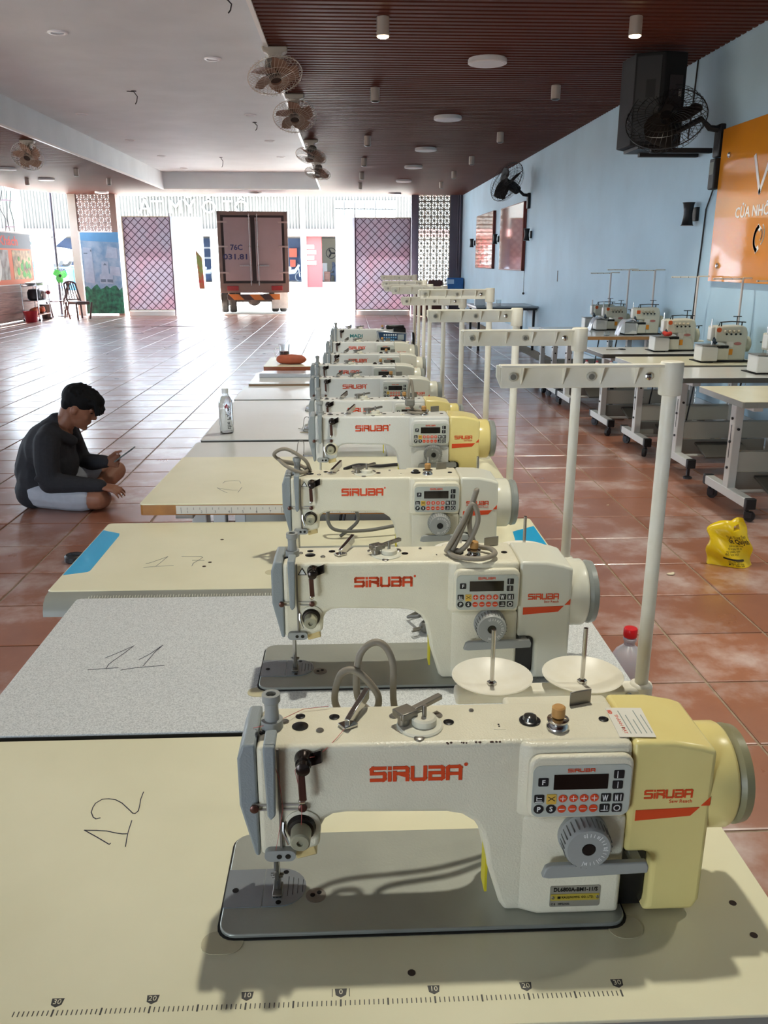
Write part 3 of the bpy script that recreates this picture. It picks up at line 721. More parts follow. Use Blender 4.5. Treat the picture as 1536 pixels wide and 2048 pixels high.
# ------------------------------------------------------------------ orbit fans under the ceiling
M_fanm = mat('fan_beige', 'b9ad9c', .4)
M_fanbl = mat('fan_blade_brown', '8a6a58', .35, spec=.6)
M_wire = mat('fan_wire', 'c9bfb0', .35, metal=.3)
def fan_blades(n, r0, r1, w, tw):
    b = MB()
    for k in range(n):
        a0 = 2 * PI * k / n; vs = []; fs = []
        for s in (0, 1):
            for j in range(6):
                u = j / 5; r = r0 + (r1 - r0) * u
                for i in range(4):
                    v = i / 3 - .5; an = a0 + .45 * u + v * w / max(r, .06) * (0.5 + 0.8 * math.sin(PI * min(u + .15, 1) * .8))
                    vs.append((r * math.cos(an), tw * v * 2 + s * .004, r * math.sin(an)))
        for j in range(5):
            for i in range(3):
                a = j * 4 + i; fs += [(a, a + 1, a + 5, a + 4), (24 + a + 4, 24 + a + 5, 24 + a + 1, 24 + a)]
        ring = [j * 4 for j in range(6)] + [21, 22, 23] + [j * 4 + 3 for j in range(4, -1, -1)] + [2, 1]
        for i in range(len(ring)):
            p, q = ring[i], ring[(i + 1) % len(ring)]; fs.append((p, q, 24 + q, 24 + p))
        b.add(vs, fs)
    return b
def cage(rad, dep, n, wr, front=True, rings=(0.45, 0.72)):
    """wire guard, axis y: front at -dep, back at +dep"""
    b = MB()
    b.tube([(rad * math.cos(2 * PI * i / 32), 0, rad * math.sin(2 * PI * i / 32)) for i in range(32)], wr * 2.2, 6, closed=True)
    for sgn in (-1, 1):
        for k in range(n):
            a = 2 * PI * k / n
            b.tube([(r * rad * math.cos(a + .3 * (1 - r)), sgn * dep * h, r * rad * math.sin(a + .3 * (1 - r))) for r, h in ((1, 0), (.97, .45), (.82, .85), (.5, 1.0), (.2, 1.0))], wr, 4)
        for q in rings:
            b.tube([(q * rad * math.cos(2 * PI * i / 24), sgn * dep * (1.0 if q < .6 else .93), q * rad * math.sin(2 * PI * i / 24)) for i in range(24)], wr, 4, closed=True)
    return b
def orbit_fan(x, y, tilt, yaw, label):
    t = thing('orbit_fan', label, 'fan', (x, y, ZC - 0.016), 0, 'orbit fans under the ceiling')
    MB().prism([(-.11, 0), (.11, 0), (.10, -.04), (.055, -.055), (.05, -.11), (-.05, -.11), (-.055, -.055), (-.10, -.04)], -.05, .06, 'y').build('mount', M_fanm, t, bevel=.012)
    Mx = Matrix.Translation((0, -.05, -.23)) @ Matrix.Rotation(R(yaw), 4, 'Z') @ Matrix.Rotation(R(tilt), 4, 'X')
    MB().cyl((0, 0, -.10), (0, -.03, -.18), .035, n=12).xf(Matrix.Identity(4)).build('neck', M_fanm, t)
    mb = MB().lathe([(.03, .16), (.06, .14), (.075, .08), (.075, .03), (.05, .02)], (0, 0, 0), (0, 1, 0), 16).xf(Mx); mb.build('motor', mat('fan_motor_grey', '6e665c', .4), t)
    cage(.235, .055, 40, .0016).xf(Mx).build('guard', M_wire, t)
    h = fan_blades(5, .05, .205, .12, .02).xf(Mx).build('blades', M_fanbl, t, smooth=50)
    MB().lathe([(.05, -.035), (.055, -.02), (.055, .03), (.03, .035)], (0, 0, 0), (0, 1, 0), 16).xf(Mx).build('hub', mat('fan_hub_dark', '3c332e', .35), h)
orbit_fan(-.60, 8.0, 62, 25, 'beige orbit fan under the ceiling nearest the camera')
orbit_fan(-.56, 10.1, 55, 5, 'beige orbit fan under the ceiling, second of the row')
orbit_fan(-.53, 13.7, 68, -30, 'beige orbit fan under the ceiling, third of the row')
orbit_fan(-.52, 16.3, 70, -28, 'beige orbit fan under the ceiling, furthest of the row')
orbit_fan(-4.8, 13.9, 40, 0, 'beige orbit fan under the left brown ceiling')

# ================================================================== RIGHT WALL
M_black = mat('matt_black', '17171a', .5, noise=.1, nscale=10)
M_blackw = mat('black_wire', '141416', .4)
def wall_fan(y, z, rad, label, head, az, tilt):
    t = thing('wall_fan', label, 'fan', (XR, y, z), 0, 'black wall fans')
    MB().box(-.05, -.06, -.16, 0, .06, .10).build('wall_bracket', M_black, t, bevel=.01)
    hx_, hy_, hz_ = head
    MB().tube([(-.03, 0, .06), (-.12, 0, .07), (-.2, hy_ * .4, .14), (hx_ + .06, hy_ * .8, hz_ - .12), (hx_ + .02, hy_, hz_ - .02)], .028, 8, r1=.022).build('arm', M_black, t)
    Mx = Matrix.Translation(head) @ Matrix.Rotation(R(az), 4, 'Z') @ Matrix.Rotation(R(tilt), 4, 'X')
    MB().lathe([(.05, .30), (.075, .28), (.085, .16), (.07, .05), (.04, .03)], (0, 0, 0), (0, 1, 0), 16).xf(Mx).build('motor', M_black, t)
    cage(rad, .09, 44, .0022, rings=(.3, .5, .7, .88)).xf(Mx).build('guard', M_blackw, t)
    h = fan_blades(3, .05, rad * .88, .22, .05).xf(Mx).build('blades', mat('dark_blade', '2e2a28', .35), t, smooth=50)
    MB().lathe([(.05, -.04), (.055, 0), (.04, .05)], (0, 0, 0), (0, 1, 0), 16).xf(Mx).build('hub', M_black, h)
    return t
f1 = wall_fan(7.62, 2.47, .33, 'black wall fan beside the loudspeaker and the orange sign', (-.50, .0, .14), -28, -38)
MB().box(-.07, -.07, -.42, 0, .05, -.17).build('control_box', M_black, f1, bevel=.012)
MB().box(-.072, -.05, -.3, -.068, .03, -.2).build('control_plate', mat('grey_green_plate', '5b6258', .4), f1)
wall_fan(15.49, 2.50, .36, 'black wall fan above the framed panels', (-.42, .0, .28), -62, -28)
# cables and pull cord
t = thing('wall_cable', 'black cable running down the blue wall beside the orange sign', 'cable', (XR, 7.75, 0))
MB().tube([(-.02, -.1, 2.06), (-.012, -.02, 1.97), (-.012, .03, 1.9), (-.01, .05, 1.6), (-.012, .07, 1.3), (-.01, .09, .9)], .007, 6).build('run', MATS['black_cable'], t)
MB().tube([(-.012, .55, 3.2), (-.012, .57, 2.9), (-.012, .62, 2.55)], .007, 6).build('drop', MATS['black_cable'], t)
t = thing('pull_cord', 'thin pull cord hanging on the blue wall below the far wall fan', 'cord', (XR - .03, 15.55, 0))
MB().cyl((0, 0, .92), (0, 0, 2.3), .004, n=6).build('cord', MATS['black_cable'], t)
MB().ball((0, 0, .90), .022).build('bob', MATS['black_cable'], t)
tag(MB().box(XR - .006, 13.15, 1.16, XR, 13.17, 1.32).build('wall_hook', mat('rusty_hook', '4a3a34', .6)), 'thin dark hook on the blue wall right of the framed panels', 'hook')
# loudspeaker on a shelf bracket under the ceiling
sp = thing('loudspeaker', 'large black loudspeaker cabinet hung under the ceiling by the blue wall', 'loudspeaker', (2.66, 7.95, 2.42))
MB().prism([(-.20, -.16), (.02, -.26), (.22, -.22), (.30, .22), (-.12, .26), (-.22, .16)], 0, .72, 'z').build('cabinet', mat('speaker_black', '0e0e10', .7, bump=.3, bscale=300), sp, bevel=.008)
MB().obox((-.10, -.215, .36), (.09, -.042, 0), (-.0015, -.003, 0), (0, 0, .33)).build('side_panel', mat('speaker_grey', '17181b', .5), sp)
MB().obox((-.08, -.228, .44), (.035, -.0165, 0), (-.001, -.003, 0), (0, 0, .07)).build('handle_recess', mat('pitch', '050506', .6), sp)
MB().obox((.13, -.246, .42), (.06, .012, 0), (.0, -.004, 0), (0, 0, .12)).build('terminal_plate', mat('terminal_dark', '2c2324', .4), sp)
MB().obox((.165, -.252, .40), (.012, .002, 0), (.0, -.004, 0), (0, 0, .03)).build('terminal_label', mat('label_grey', '77706c', .5), sp)
MB().box(-.02, -.20, -.06, .52, -.14, -.02).box(-.02, .1, -.06, .52, .16, -.02).box(-.14, -.2, -.03, .1, .2, .0).build('shelf_bracket', M_black, sp, bevel=.004)
# orange acrylic sign
sg = thing('acrylic_sign', 'large glossy orange acrylic sign with white letters on the blue wall', 'sign', (XR, 0, 0))
M_or = mat('orange_acrylic', 'd98a24', .04, spec=.8, noise=.1, nscale=1.6, col2='cf8630')
M_or2 = mat('orange_acrylic_pale', 'd9a888', .10, spec=.6, noise=.15, nscale=1.2, col2='c79a76', coat=.6)
Y0, Y1 = 4.2, 7.54
MB().box(-.03, Y0, 1.29, -.02, Y1, 2.52).build('panel', M_or, sg, bevel=.002)
wb = MB()
for yy, zz in ((7.36, 2.3), (7.36, 1.42), (5.9, 2.3), (5.9, 1.42)):
    MB().lathe([(.022, 0), (.022, .012), (.012, .02)], (-.03, yy, zz), (-1, 0, 0), 14).build('stand_off_bolt', mat('steel_bolt', 'c9c9cb', .25, metal=.9), sg)
MW = lambda y_, z_: frame((XR * 0 - .0305, y_, z_), (0, -1, 0), (0, 0, 1))
M_letw = mat('white_vinyl', 'e6e2dc', .4)
lv = MB(); stroke(lv, [(-.136, .14), (0, -.125), (.136, .14)], .034, MW(6.748, 2.095), .003); lv.build('sign_lettering', M_letw, sg, smooth=0)
lv = MB(); text(lv, 'CỬA NHÔM', .115, MW(6.79, 1.83), .002, .002, width=.68); lv.build('sign_lettering', M_letw, sg, smooth=0)
lv = MB()
hp = [(-.05 + .03 * math.cos(a), 0) for a in (0,)]
arc = [(.05 - .095 * math.cos(R(a)), .095 * math.sin(R(a))) for a in range(-64, 65, 8)]
stroke(lv, arc, .03, MW(6.70, 1.625), .003)
for q in (arc[-1], arc[0]): stroke(lv, [q, (q[0] + .02, q[1] * .86)], .036, MW(6.70, 1.625), .003)
for rr in (.05, .085): stroke(lv, [(.03 + rr * math.cos(R(a)), .03 + rr * math.sin(R(a))) for a in range(-55, 56, 11)], .01, MW(6.70, 1.625), .003)
lv.build('phone_symbol', M_letw, sg, smooth=0)
# up-and-down wall lamps
for k, (yy, zz, lb) in enumerate(((8.0, 1.87, 'black hourglass wall lamp beside the orange sign'), (15.22, 1.90, 'black hourglass wall lamp right of the larger framed panel'), (18.5, 1.905, 'black hourglass wall lamp between the two framed panels'), (21.95, 1.895, 'black hourglass wall lamp left of the smaller framed panel'))):
    t = thing('wall_lamp', lb, 'wall lamp', (XR, yy, zz), 0, 'hourglass wall lamps')
    MB().box(-.03, -.05, -.06, 0, .05, .06).build('back_plate', M_black, t, bevel=.004)
    MB().add(*(lambda q: (q.v, q.f))(MB().lathe([(.058, -.1), (.05, -.09), (.04, -.03), (.038, 0), (.04, .03), (.05, .09), (.058, .1)], (-.085, 0, 0), (0, 0, 1), 20))).build('shade', M_black, t)
    MB().cyl((-.085, 0, -.102), (-.085, 0, -.095), .05, n=16).cyl((-.085, 0, .095), (-.085, 0, .102), .05, n=16).build('lens', mat('lamp_lens_pale', 'c8c8c6', .2), t)
# framed glossy panels
M_fr = mat('red_brown_frame', '6e2416', .35)
for nm, y0, y1, z0, z1, lb in ((1, 18.95, 21.4, 1.30, 2.50, 'smaller orange glossy panel in a red-brown frame, nearer the street'), (2, 15.68, 18.05, 1.29, 2.48, 'larger orange glossy panel in a red-brown frame under the far wall fan')):
    t = thing('framed_panel', lb, 'picture', (XR, 0, 0), 0, 'framed glossy panels')
    MB().box(-.06, y0, z0, -.0, y0 + .03, z1).box(-.06, y1 - .03, z0, 0, y1, z1).box(-.06, y0, z0, 0, y1, z0 + .03).box(-.06, y0, z1 - .03, 0, y1, z1).build('frame', M_fr, t, bevel=.004)
    MB().box(-.066, y0 + .02, z0 + .02, -.05, y1 - .02, z1 - .02).build('glass_front', mat('orange_print_gloss', 'c9764a', .06, spec=.7, noise=.3, nscale=1.1, col2='b9876a', coat=.8), t)

# ================================================================== LEFT SIDE
bn = thing('food_banner', 'food menu banner in grey and orange on the left partition', 'banner', (XL, 0, 0))
BY0, BY1 = 17.55, 23.4
MB().box(-.02, BY0, .90, 0.005, BY1, 2.14).build('orange_print', mat('banner_orange', 'd9693f', .45), bn)
MB().box(-.01, BY0, 1.76, 0.008, BY1, 2.14).build('grey_header', mat('banner_grey', '5f6670', .45), bn)
MBN = lambda y_, z_: frame((.0095, y_, z_), (0, 1, 0), (0, 0, 1))
lv = MB(); text(lv, 'Khách', .3, MBN(21.9, 1.93), .0006, .008, width=1.2); lv.build('banner_lettering', mat('banner_red', 'd0402e', .5), bn, smooth=0)
for k, (y0, y1, c1, c2) in enumerate(((20.2, 21.8, 'b8b4b0', '6a5a50'), (22.05, 23.3, '5d4a38', 'c9a878'))):
    MB().box(0, y0, 1.02, .0085, y1, 1.72).build('photo_print', mat('banner_photo_%d' % k, c1, .4, noise=.5, nscale=5, col2=c2), bn)
MB().add(*(lambda q: (q.v, q.f))(MB().prism(disc(20.95, 1.32, .36, 28), 0, .0095, 'x'))).build('plate_print', mat('banner_plate', 'e4e2de', .4), bn)
MB().prism(disc(20.85, 1.34, .27, 24), 0, .0105, 'x').build('meal_print', mat('banner_meal', '6b4038', .5, noise=.4, nscale=9), bn)
gp = MB()
for k in range(14):
    cy, cz = 22.3 + .9 * random.random(), 1.08 + .5 * random.random()
    gp.prism(disc(cy, cz, .05 + .06 * random.random(), 7), 0, .0098 + .0001 * k, 'x')
gp.build('herb_print', mat('banner_green', '4f9a4a', .5), bn, smooth=0)
MB().box(0, BY0, .885, .015, BY1, .905).build('lower_batten', mat('batten_white', 'd8d4d0', .5), bn)
MB().box(-.03, BY0, 2.12, .012, BY1, 2.15).build('upper_batten', MATS['batten_white'], bn)
# cables and a conduit on the outside post
t = thing('cable_bundle', 'dark cables hanging beside the grey-green roof post', 'cable', (-8.78, 23.4, 0))
for k, (dx, dy) in enumerate(((0, 0), (.1, .04), (-.09, -.05))):
    MB().tube([(dx, dy, 2.2), (dx + .04 * (k - 1), dy, 2.5), (dx - .05 * k, dy, 2.8), (dx + .03, dy, 3.2)], .013, 6).build('cable', MATS['black_cable'], t)
MB().box(-.1, -.03, 2.3, .14, .03, 2.33).box(-.12, -.03, 2.95, .14, .03, 2.98).build('cable_clip', M_gatebar, t)

# brown plastic chairs
M_pl = mat('brown_plastic', '4d3a3a', .4)
def plastic_chair(label, loc, rz):
    t = thing('plastic_chair', label, 'chair', loc, rz, 'brown plastic chairs by the trolley')
    MB().prism(rrect(-.21, -.21, .21, .2, .05), .42, .45, 'z').build('seat', M_pl, t, bevel=.012)
    MB().prism([(-.2, .37), (-.2, .43), (.2, .43), (.2, .37)], -.2, -.17, 'y').prism([(-.2, .37), (-.2, .43), (.2, .43), (.2, .37)], .16, .19, 'y').build('apron', M_pl, t, bevel=.005)
    for sx in (-1, 1):
        MB().obox((sx * .205, -.215, .215), (.02, 0, 0), (0, .02, 0), (sx * .025, -.03, .215)).build('leg', M_pl, t, bevel=.006)
        MB().obox((sx * .20, .215, .215), (.02, 0, 0), (0, .02, 0), (sx * -.02 * -1, .045, .215)).build('leg', M_pl, t, bevel=.006)
    bk = MB()
    def bp(u, v): return (u * (.21 - .03 * v), .19 + .14 * v, .44 + .46 * v)
    for u in (-.93, .93): bk.tube([bp(u, 0), bp(u, .5), bp(u, .97)], .022, 8)
    bk.tube([bp(-.93, .97), bp(-.6, 1.06), bp(0, 1.1), bp(.6, 1.06), bp(.93, .97)], .028, 8)
    bk.tube([bp(-.93, .12), bp(.93, .12)], .02, 8)
    back = bk.build('backrest', M_pl, t)
    for u in (-.55, -.18, .18, .55):
        MB().tube([bp(u, .12), bp(u * .95, 1.05)], .016, 6).build('slat', M_pl, back)
plastic_chair('brown plastic chair with slatted back beside the city poster', (-7.06, 22.93, 0), R(50))
plastic_chair('brown plastic chair half hidden behind the steel trolley', (-7.78, 23.48, 0), R(-80))
# steel trolley and what it holds
M_st = mat('polished_tube', 'cfcdd0', .2, metal=.9)
tl = thing('steel_trolley', 'shiny steel trolley with shelves by the left partition', 'trolley', (-7.98, 22.45, 0))
for sx in (-.19, .19):
    for sy in (-.42, .42):
        MB().cyl((sx, sy, .05), (sx, sy, .92), .013, n=10).build('upright', M_st, tl)
        MB().ball((sx, sy, .03), .03).build('castor', MATS['black_cable'], tl)
for z in (.16, .5, .86):
    MB().tube([(-.19, -.42, z), (.19, -.42, z), (.19, .42, z), (-.19, .42, z)], .011, 8, closed=True).build('shelf_rail', M_st, tl)
    MB().box(-.18, -.41, z - .006, .18, .41, z).build('shelf', mat('steel_tray', 'a9a7aa', .3, metal=.7), tl)
def simple(name, m, label, cat, loc, prof, n=18, extra=None):
    t = thing(name, label, cat, loc)
    MB().lathe(prof, n=n).build('body', m, t)
    if extra: extra(t)
    return t
simple('cooking_pot', mat('pot_steel', '8f8d92', .25, metal=.8), 'round steel pot on the trolley middle shelf', 'pot', (-7.98, 22.75, .5), [(.14, 0), (.16, .03), (.16, .2), (.165, .21), (.12, .24), (.02, .25)], extra=lambda t: MB().ball((0, 0, .27), .02).build('knob', M_black, t))
simple('rice_cooker', mat('cooker_dark', '2f3036', .35), 'dark rounded cooker on the trolley middle shelf', 'cooker', (-7.98, 22.38, .5), [(.13, 0), (.17, .05), (.17, .2), (.13, .27), (.03, .29)], extra=lambda t: MB().box(.15, -.05, .1, .18, .05, .16).build('control', MATS['label_grey'], t))
simple('wash_bowl', mat('bowl_green', '6a7a66', .4), 'upturned dark green bowl on top of the trolley', 'bowl', (-7.98, 22.62, .86), [(.18, 0), (.17, .05), (.12, .11), (.03, .13)], extra=lambda t: MB().lathe([(.185, 0), (.19, .008), (.18, .016)]).build('rim', MATS['pot_steel'], t))
simple('sieve', mat('sieve_grey', '9a9a98', .4, metal=.4), 'grey metal sieve on top of the trolley', 'sieve', (-7.98, 22.2, .86), [(.06, 0), (.11, .03), (.14, .07), (.145, .08), (.13, .075)], extra=lambda t: MB().cyl((.13, 0, .07), (.3, 0, .08), .01).build('handle', MATS['pot_steel'], t))
simple('flower_ball', mat('dark_red_petals', '6b1a26', .6), 'dark red artificial flower on the trolley corner', 'flower', (-7.80, 22.88, .62), [(.005, 0), (.05, .03), (.06, .07), (.04, .11), (.01, .12)], extra=lambda t: MB().cyl((0, 0, -.12), (0, 0, .01), .006).build('stem', mat('stem_green', '3f5a34', .6), t))
for k, (dx, dy) in enumerate(((.02, -.26), (-.02, .0), (.02, .26))):
    b_ = MB().ball((0, 0, .08), (.11, .12, .09)).ball((.04, .03, .13), (.06, .07, .06))
    tag(remesh(b_, 'orange_bag', mat('orange_plastic_bag', 'b8552a', .45, noise=.3, nscale=14), voxel=.012), ('crumpled orange plastic bag on the trolley bottom shelf, end nearest the camera', 'crumpled orange plastic bag in the middle of the trolley bottom shelf', 'crumpled orange plastic bag on the trolley bottom shelf, end nearest the street')[k], 'bag', 'orange bags on the trolley').location = (-7.98 + dx, 22.4 + dy, .155)
simple('red_basket', mat('dark_red_plastic', '9c2634', .4), 'dark red plastic basket on the floor in front of the trolley', 'basket', (-7.90, 21.75, 0), [(.13, 0), (.14, .02), (.18, .26), (.19, .27), (.175, .27), (.13, .03)], n=12)
simple('waste_bin', mat('dark_bin', '2e2728', .5), 'dark bin on the floor behind the trolley', 'bin', (-7.98, 23.08, 0), [(.10, 0), (.11, .02), (.15, .36), (.155, .37), (.14, .37)], n=16)
# pedestal fan with green blades
pf = thing('pedestal_fan', 'pedestal fan with bright green blades by the dark pole', 'fan', (-7.84, 24.15, 0))
MB().lathe([(.19, 0), (.19, .02), (.06, .05), (.02, .07)]).build('base', M_black, pf)
MB().cyl((0, 0, .05), (0, 0, .98), .014, n=10).build('stem', M_black, pf)
Mx = Matrix.Translation((0, -.06, 1.08)) @ Matrix.Rotation(R(12), 4, 'Z')
MB().lathe([(.04, .14), (.06, .1), (.06, .03), (.03, .02)], (0, 0, 0), (0, 1, 0)).xf(Mx).build('motor', M_black, pf)
fan_blades(3, .04, .19, .17, .03).xf(Mx).build('blades', mat('green_blade', '2fae3c', .3), pf, smooth=50)
cage(.23, .05, 24, .0014).xf(Mx).build('guard', M_wire, pf)

# ================================================================== SEWING TABLES
M_lam = mat('cream_laminate', 'e3dec0', 0.22, spec=.5, noise=.05, nscale=4, col2='dcd7b8')
M_lamg = ramp_mat('speckled_grey_laminate', ('ShaderNodeTexNoise', {'Scale': 420.0, 'Detail': 2.0}, 'Fac'), ((.35, 'b4b7b8'), (.5, 'cdd0d0'), (.7, 'dddfde')), .22)
M_lamw = mat('pale_laminate', 'd5d6d2', 0.16, spec=.55, noise=.04, nscale=3)
M_edged = mat('dark_edge_band', '4b4a44', .5)
M_edgeg = mat('grey_edge_band', '8b8c84', .35, spec=.6, noise=.1, nscale=6)
M_edgew = mat('orange_wood_edge', 'a86f28', .4, noise=.35, nscale=14, col2='8c5a22')
M_ink = mat('blue_black_ink', '23233a', .6)
M_inkf = mat('faint_ink', '6a6f74', .6)
M_leg = mat('light_grey_steel', 'cfd0cc', .4)
M_cap = mat('black_plastic_cap', '1b1b1e', .5)
M_rubw = mat('castor_black', '222224', .5)
def castor(parent, x, y, ztop, yaw=0.0, wheel_mat=None):
    c_, s_ = math.cos(yaw), math.sin(yaw)
    c = MB().cyl((x, y, ztop), (x, y, ztop - .025), .012).obox((x + .012 * c_, y + .012 * s_, ztop - .045), (.022 * c_, .022 * s_, 0), (-.016 * s_, .016 * c_, 0), (0, 0, .02)).build('castor', MATS.get('castor_fork') or mat('castor_fork', '3a3a3e', .4, metal=.5), parent, bevel=.003)
    r = max(.02, (ztop - .03) * .55); r = min(r, ztop * .48)
    cx, cy = x + .02 * c_, y + .02 * s_
    MB().cyl((cx + .012 * s_, cy - .012 * c_, r), (cx - .012 * s_, cy + .012 * c_, r), r, n=16).build('wheel', wheel_mat or M_rubw, c)
def sewing_table(label, x0, x1, y0, y1, z, m_top, m_edge, thick=.032, group='sewing tables in the long row', edge='flat', castors=True, cat='table', rz=0, legs=True, foot=True):
    t = thing('sewing_table', label, cat, (x0, y0, 0), rz, group)
    L, D = x1 - x0, y1 - y0
    if edge == 'round':
        MB().prism(rrect(0, .05, L, D, .012), z - thick, z, 'z').build('tabletop', m_top, t, bevel=.002)
        pr = [(.052, z - .002), (.03, z - .004), (.012, z - .014), (.002, z - .032), (.0, z - .045), (.052, z - .045)]
        MB().prism(pr, .003, L - .003, 'x').build('edge_band', m_edge, t, smooth=50)
    else:
        MB().prism(rrect(0, 0, L, D, .012), z - .004, z, 'z').build('tabletop', m_top, t, bevel=.001)
        MB().prism(rrect(.0005, .0005, L - .0005, D - .0005, .012), z - thick, z - .004, 'z').build('edge_band', m_edge, t)
    if legs:
        for lx in (.12, L - .12):
            MB().box(lx - .025, D / 2 - .035, .13, lx + .025, D / 2 + .035, z - thick - .02).build('leg_column', M_leg, t, bevel=.004)
            MB().box(lx - .028, .06, z - thick - .03, lx + .028, D - .05, z - thick).build('top_bracket', M_leg, t, bevel=.003)
            ft = MB().box(lx - .028, .03, .085, lx + .028, D - .03, .14).build('foot_beam', M_leg, t, bevel=.004)
            MB().box(lx - .030, .0, .08, lx + .030, .035, .145).build('end_cap', M_cap, ft, bevel=.005)
            MB().box(lx - .030, D - .035, .08, lx + .030, D, .145).build('end_cap', M_cap, ft, bevel=.005)
            MB().box(lx - .0265, D / 2 - .003, .32, lx + .0265, D / 2 + .003, .52).build('adjust_slot', M_cap, t)
            kb = MB()
            for zz in (.26, .42, .56): kb.cyl((lx - .034, D / 2 - .005, zz), (lx + .034, D / 2 - .005, zz), .008, n=10)
            kb.cyl((lx, D / 2 - .044, .5), (lx, D / 2 + .044, .5), .008, n=10)
            kb.build('bolt', M_cap, t)
            if castors:
                for cy in (.05, D - .05): castor(t, lx, cy, .085, random.uniform(-2.6, -.6))
            else:
                MB().lathe([(.03, 0), (.03, .012), (.012, .02), (.012, .085)], (lx, .05, 0)).lathe([(.03, 0), (.03, .012), (.012, .02), (.012, .085)], (lx, D - .05, 0)).build('levelling_foot', MATS.get('castor_fork') or M_cap, t)
        MB().box(.14, D / 2 - .03, .24, L - .14, D / 2 + .03, .36).build('cross_beam', mat('cross_beam_grey', 'b5b4a8', .45), t, bevel=.003)
        if foot:
            MB().obox((L * .45, D * .33, .17), (.17, 0, 0), (0, .11, .03), (0, -.002, .008)).build('treadle', mat('treadle_dark', '55524c', .5, bump=.4, bscale=120), t, bevel=.004)
            MB().cyl((.12, D * .42, .12), (L - .12, D * .42, .12), .012, n=8).build('treadle_rod', M_leg, t)
            MB().cyl((L * .5, D * .42, .15), (L * .58, D * .5, z - thick), .006, n=6).build('pull_rod', M_cap, t)
    return t
def top_marks(t, x0, y0, z, name, m, strokes, w=.0022, label=None):
    b = MB()
    for st in strokes: stroke(b, [(x - x0, y - y0) for x, y in st], w, Matrix.Translation((0, 0, z + .0002)), .0003)
    return b.build(name, m, t, smooth=0, label=label)
d12 = [[(-0.328, 0.966), (-0.329, 0.964), (-0.35, 0.98), (-0.371, 0.995), (-0.355, 0.994), (-0.34, 0.992), (-0.325, 0.987), (-0.317, 0.985), (-0.311, 0.985)], [(-0.306, 0.959), (-0.308, 0.972), (-0.31, 0.989), (-0.311, 1.013)], [(-0.357, 1.021), (-0.362, 1.019), (-0.367, 1.023), (-0.373, 1.034), (-0.374, 1.045), (-0.373, 1.055), (-0.366, 1.064), (-0.357, 1.065), (-0.346, 1.062), (-0.335, 1.054), (-0.319, 1.036), (-0.314, 1.03), (-0.31, 1.029), (-0.307, 1.035), (-0.308, 1.047), (-0.31, 1.062), (-0.31, 1.079)]]
d11 = [[(-0.485, 1.517), (-0.47, 1.533), (-0.456, 1.551), (-0.442, 1.569), (-0.454, 1.534), (-0.467, 1.501), (-0.471, 1.487), (-0.471, 1.472)], [(-0.504, 1.468), (-0.481, 1.47), (-0.449, 1.474)], [(-0.417, 1.506), (-0.401, 1.531), (-0.384, 1.57), (-0.393, 1.539), (-0.399, 1.503), (-0.403, 1.479)], [(-0.441, 1.464), (-0.416, 1.472), (-0.363, 1.48)]]
d17 = [[(-0.531, 2.066), (-0.524, 2.066), (-0.508, 2.085), (-0.485, 2.116), (-0.494, 2.073), (-0.501, 2.041)], [(-0.53, 2.035), (-0.494, 2.042), (-0.457, 2.046)], [(-0.448, 2.114), (-0.398, 2.111), (-0.392, 2.106), (-0.397, 2.089), (-0.409, 2.062), (-0.409, 2.04)], [(-0.415, 2.083), (-0.384, 2.08)]]
d13 = [[(-0.424, 2.676), (-0.422, 2.698), (-0.413, 2.703), (-0.392, 2.712), (-0.373, 2.704), (-0.365, 2.673)], [(-0.355, 2.621), (-0.358, 2.561)], [(-0.362, 2.589), (-0.379, 2.588), (-0.407, 2.601), (-0.433, 2.618), (-0.412, 2.584), (-0.391, 2.555)]]
ZT1 = .708
# table 1: cream top, printed rule along the front
t1 = sewing_table('nearest cream sewing table marked 12 with a printed rule along its front', -.70, .508, .667, 1.226, ZT1, M_lam, M_edgeg)
top_marks(t1, -.70, .667, ZT1, 'handwritten_number', M_ink, d12, .0012, 'handwritten 12 in dark ink')
rl = MB()
for k in range(-68, 61):
    xx = -.0165 + k * .005
    if xx < -.37: continue
    h = .0062 if k % 10 else .0085; w = .0005 if k % 10 else .0009
    rl.box(xx - w + .70, .702 - h * .5 - .667 - .002, ZT1, xx + w + .70, .702 + h * .5 - .667 - .002, ZT1 + .0003)
for k in range(-3, 4):
    xx = -.0165 + k * .0998 + .70; yy = .713 - .667
    MB().prism([(xx - .0065, yy + .005), (xx + .0065, yy + .005), (xx + .0055, yy - .003), (xx, yy - .0062), (xx - .0055, yy - .003)], ZT1, ZT1 + .0003, 'z').build('rule_shield', mat('rule_black', '3b3a38', .5), t1, smooth=0)
    nq = MB(); text(nq, str(abs(k) * 10), .0088, Matrix.Translation((xx, yy + .0005, ZT1 + .0004)), .0001); nq.build('rule_number', mat('rule_cream', 'd9d2b8', .4), t1, smooth=0)
    if k == 0: rl.box(xx - .0095, yy - .005, ZT1, xx - .0088, yy + .005, ZT1 + .0003).box(xx + .0088, yy - .005, ZT1, xx + .0095, yy + .005, ZT1 + .0003)
rl.build('rule_ticks', mat('rule_black', '3b3a38', .5), t1, smooth=0)
for xx, yy in ((.46, .824), (.462, .773), (.061, .736)): MB().cyl((xx + .70, yy - .667, ZT1 - .001), (xx + .70, yy - .667, ZT1 + .0004), .0045, n=12).build('screw_hole', mat('hole_dark', '3a2a22', .7), t1)
# table 2: speckled grey
t2 = sewing_table('speckled grey sewing table marked 11, second from the camera', -.634, .518, 1.238, 1.826, .711, M_lamg, M_edged)
top_marks(t2, -.634, 1.238, .711, 'handwritten_number', M_ink, d11, .0013, 'handwritten 11 in blue ink')
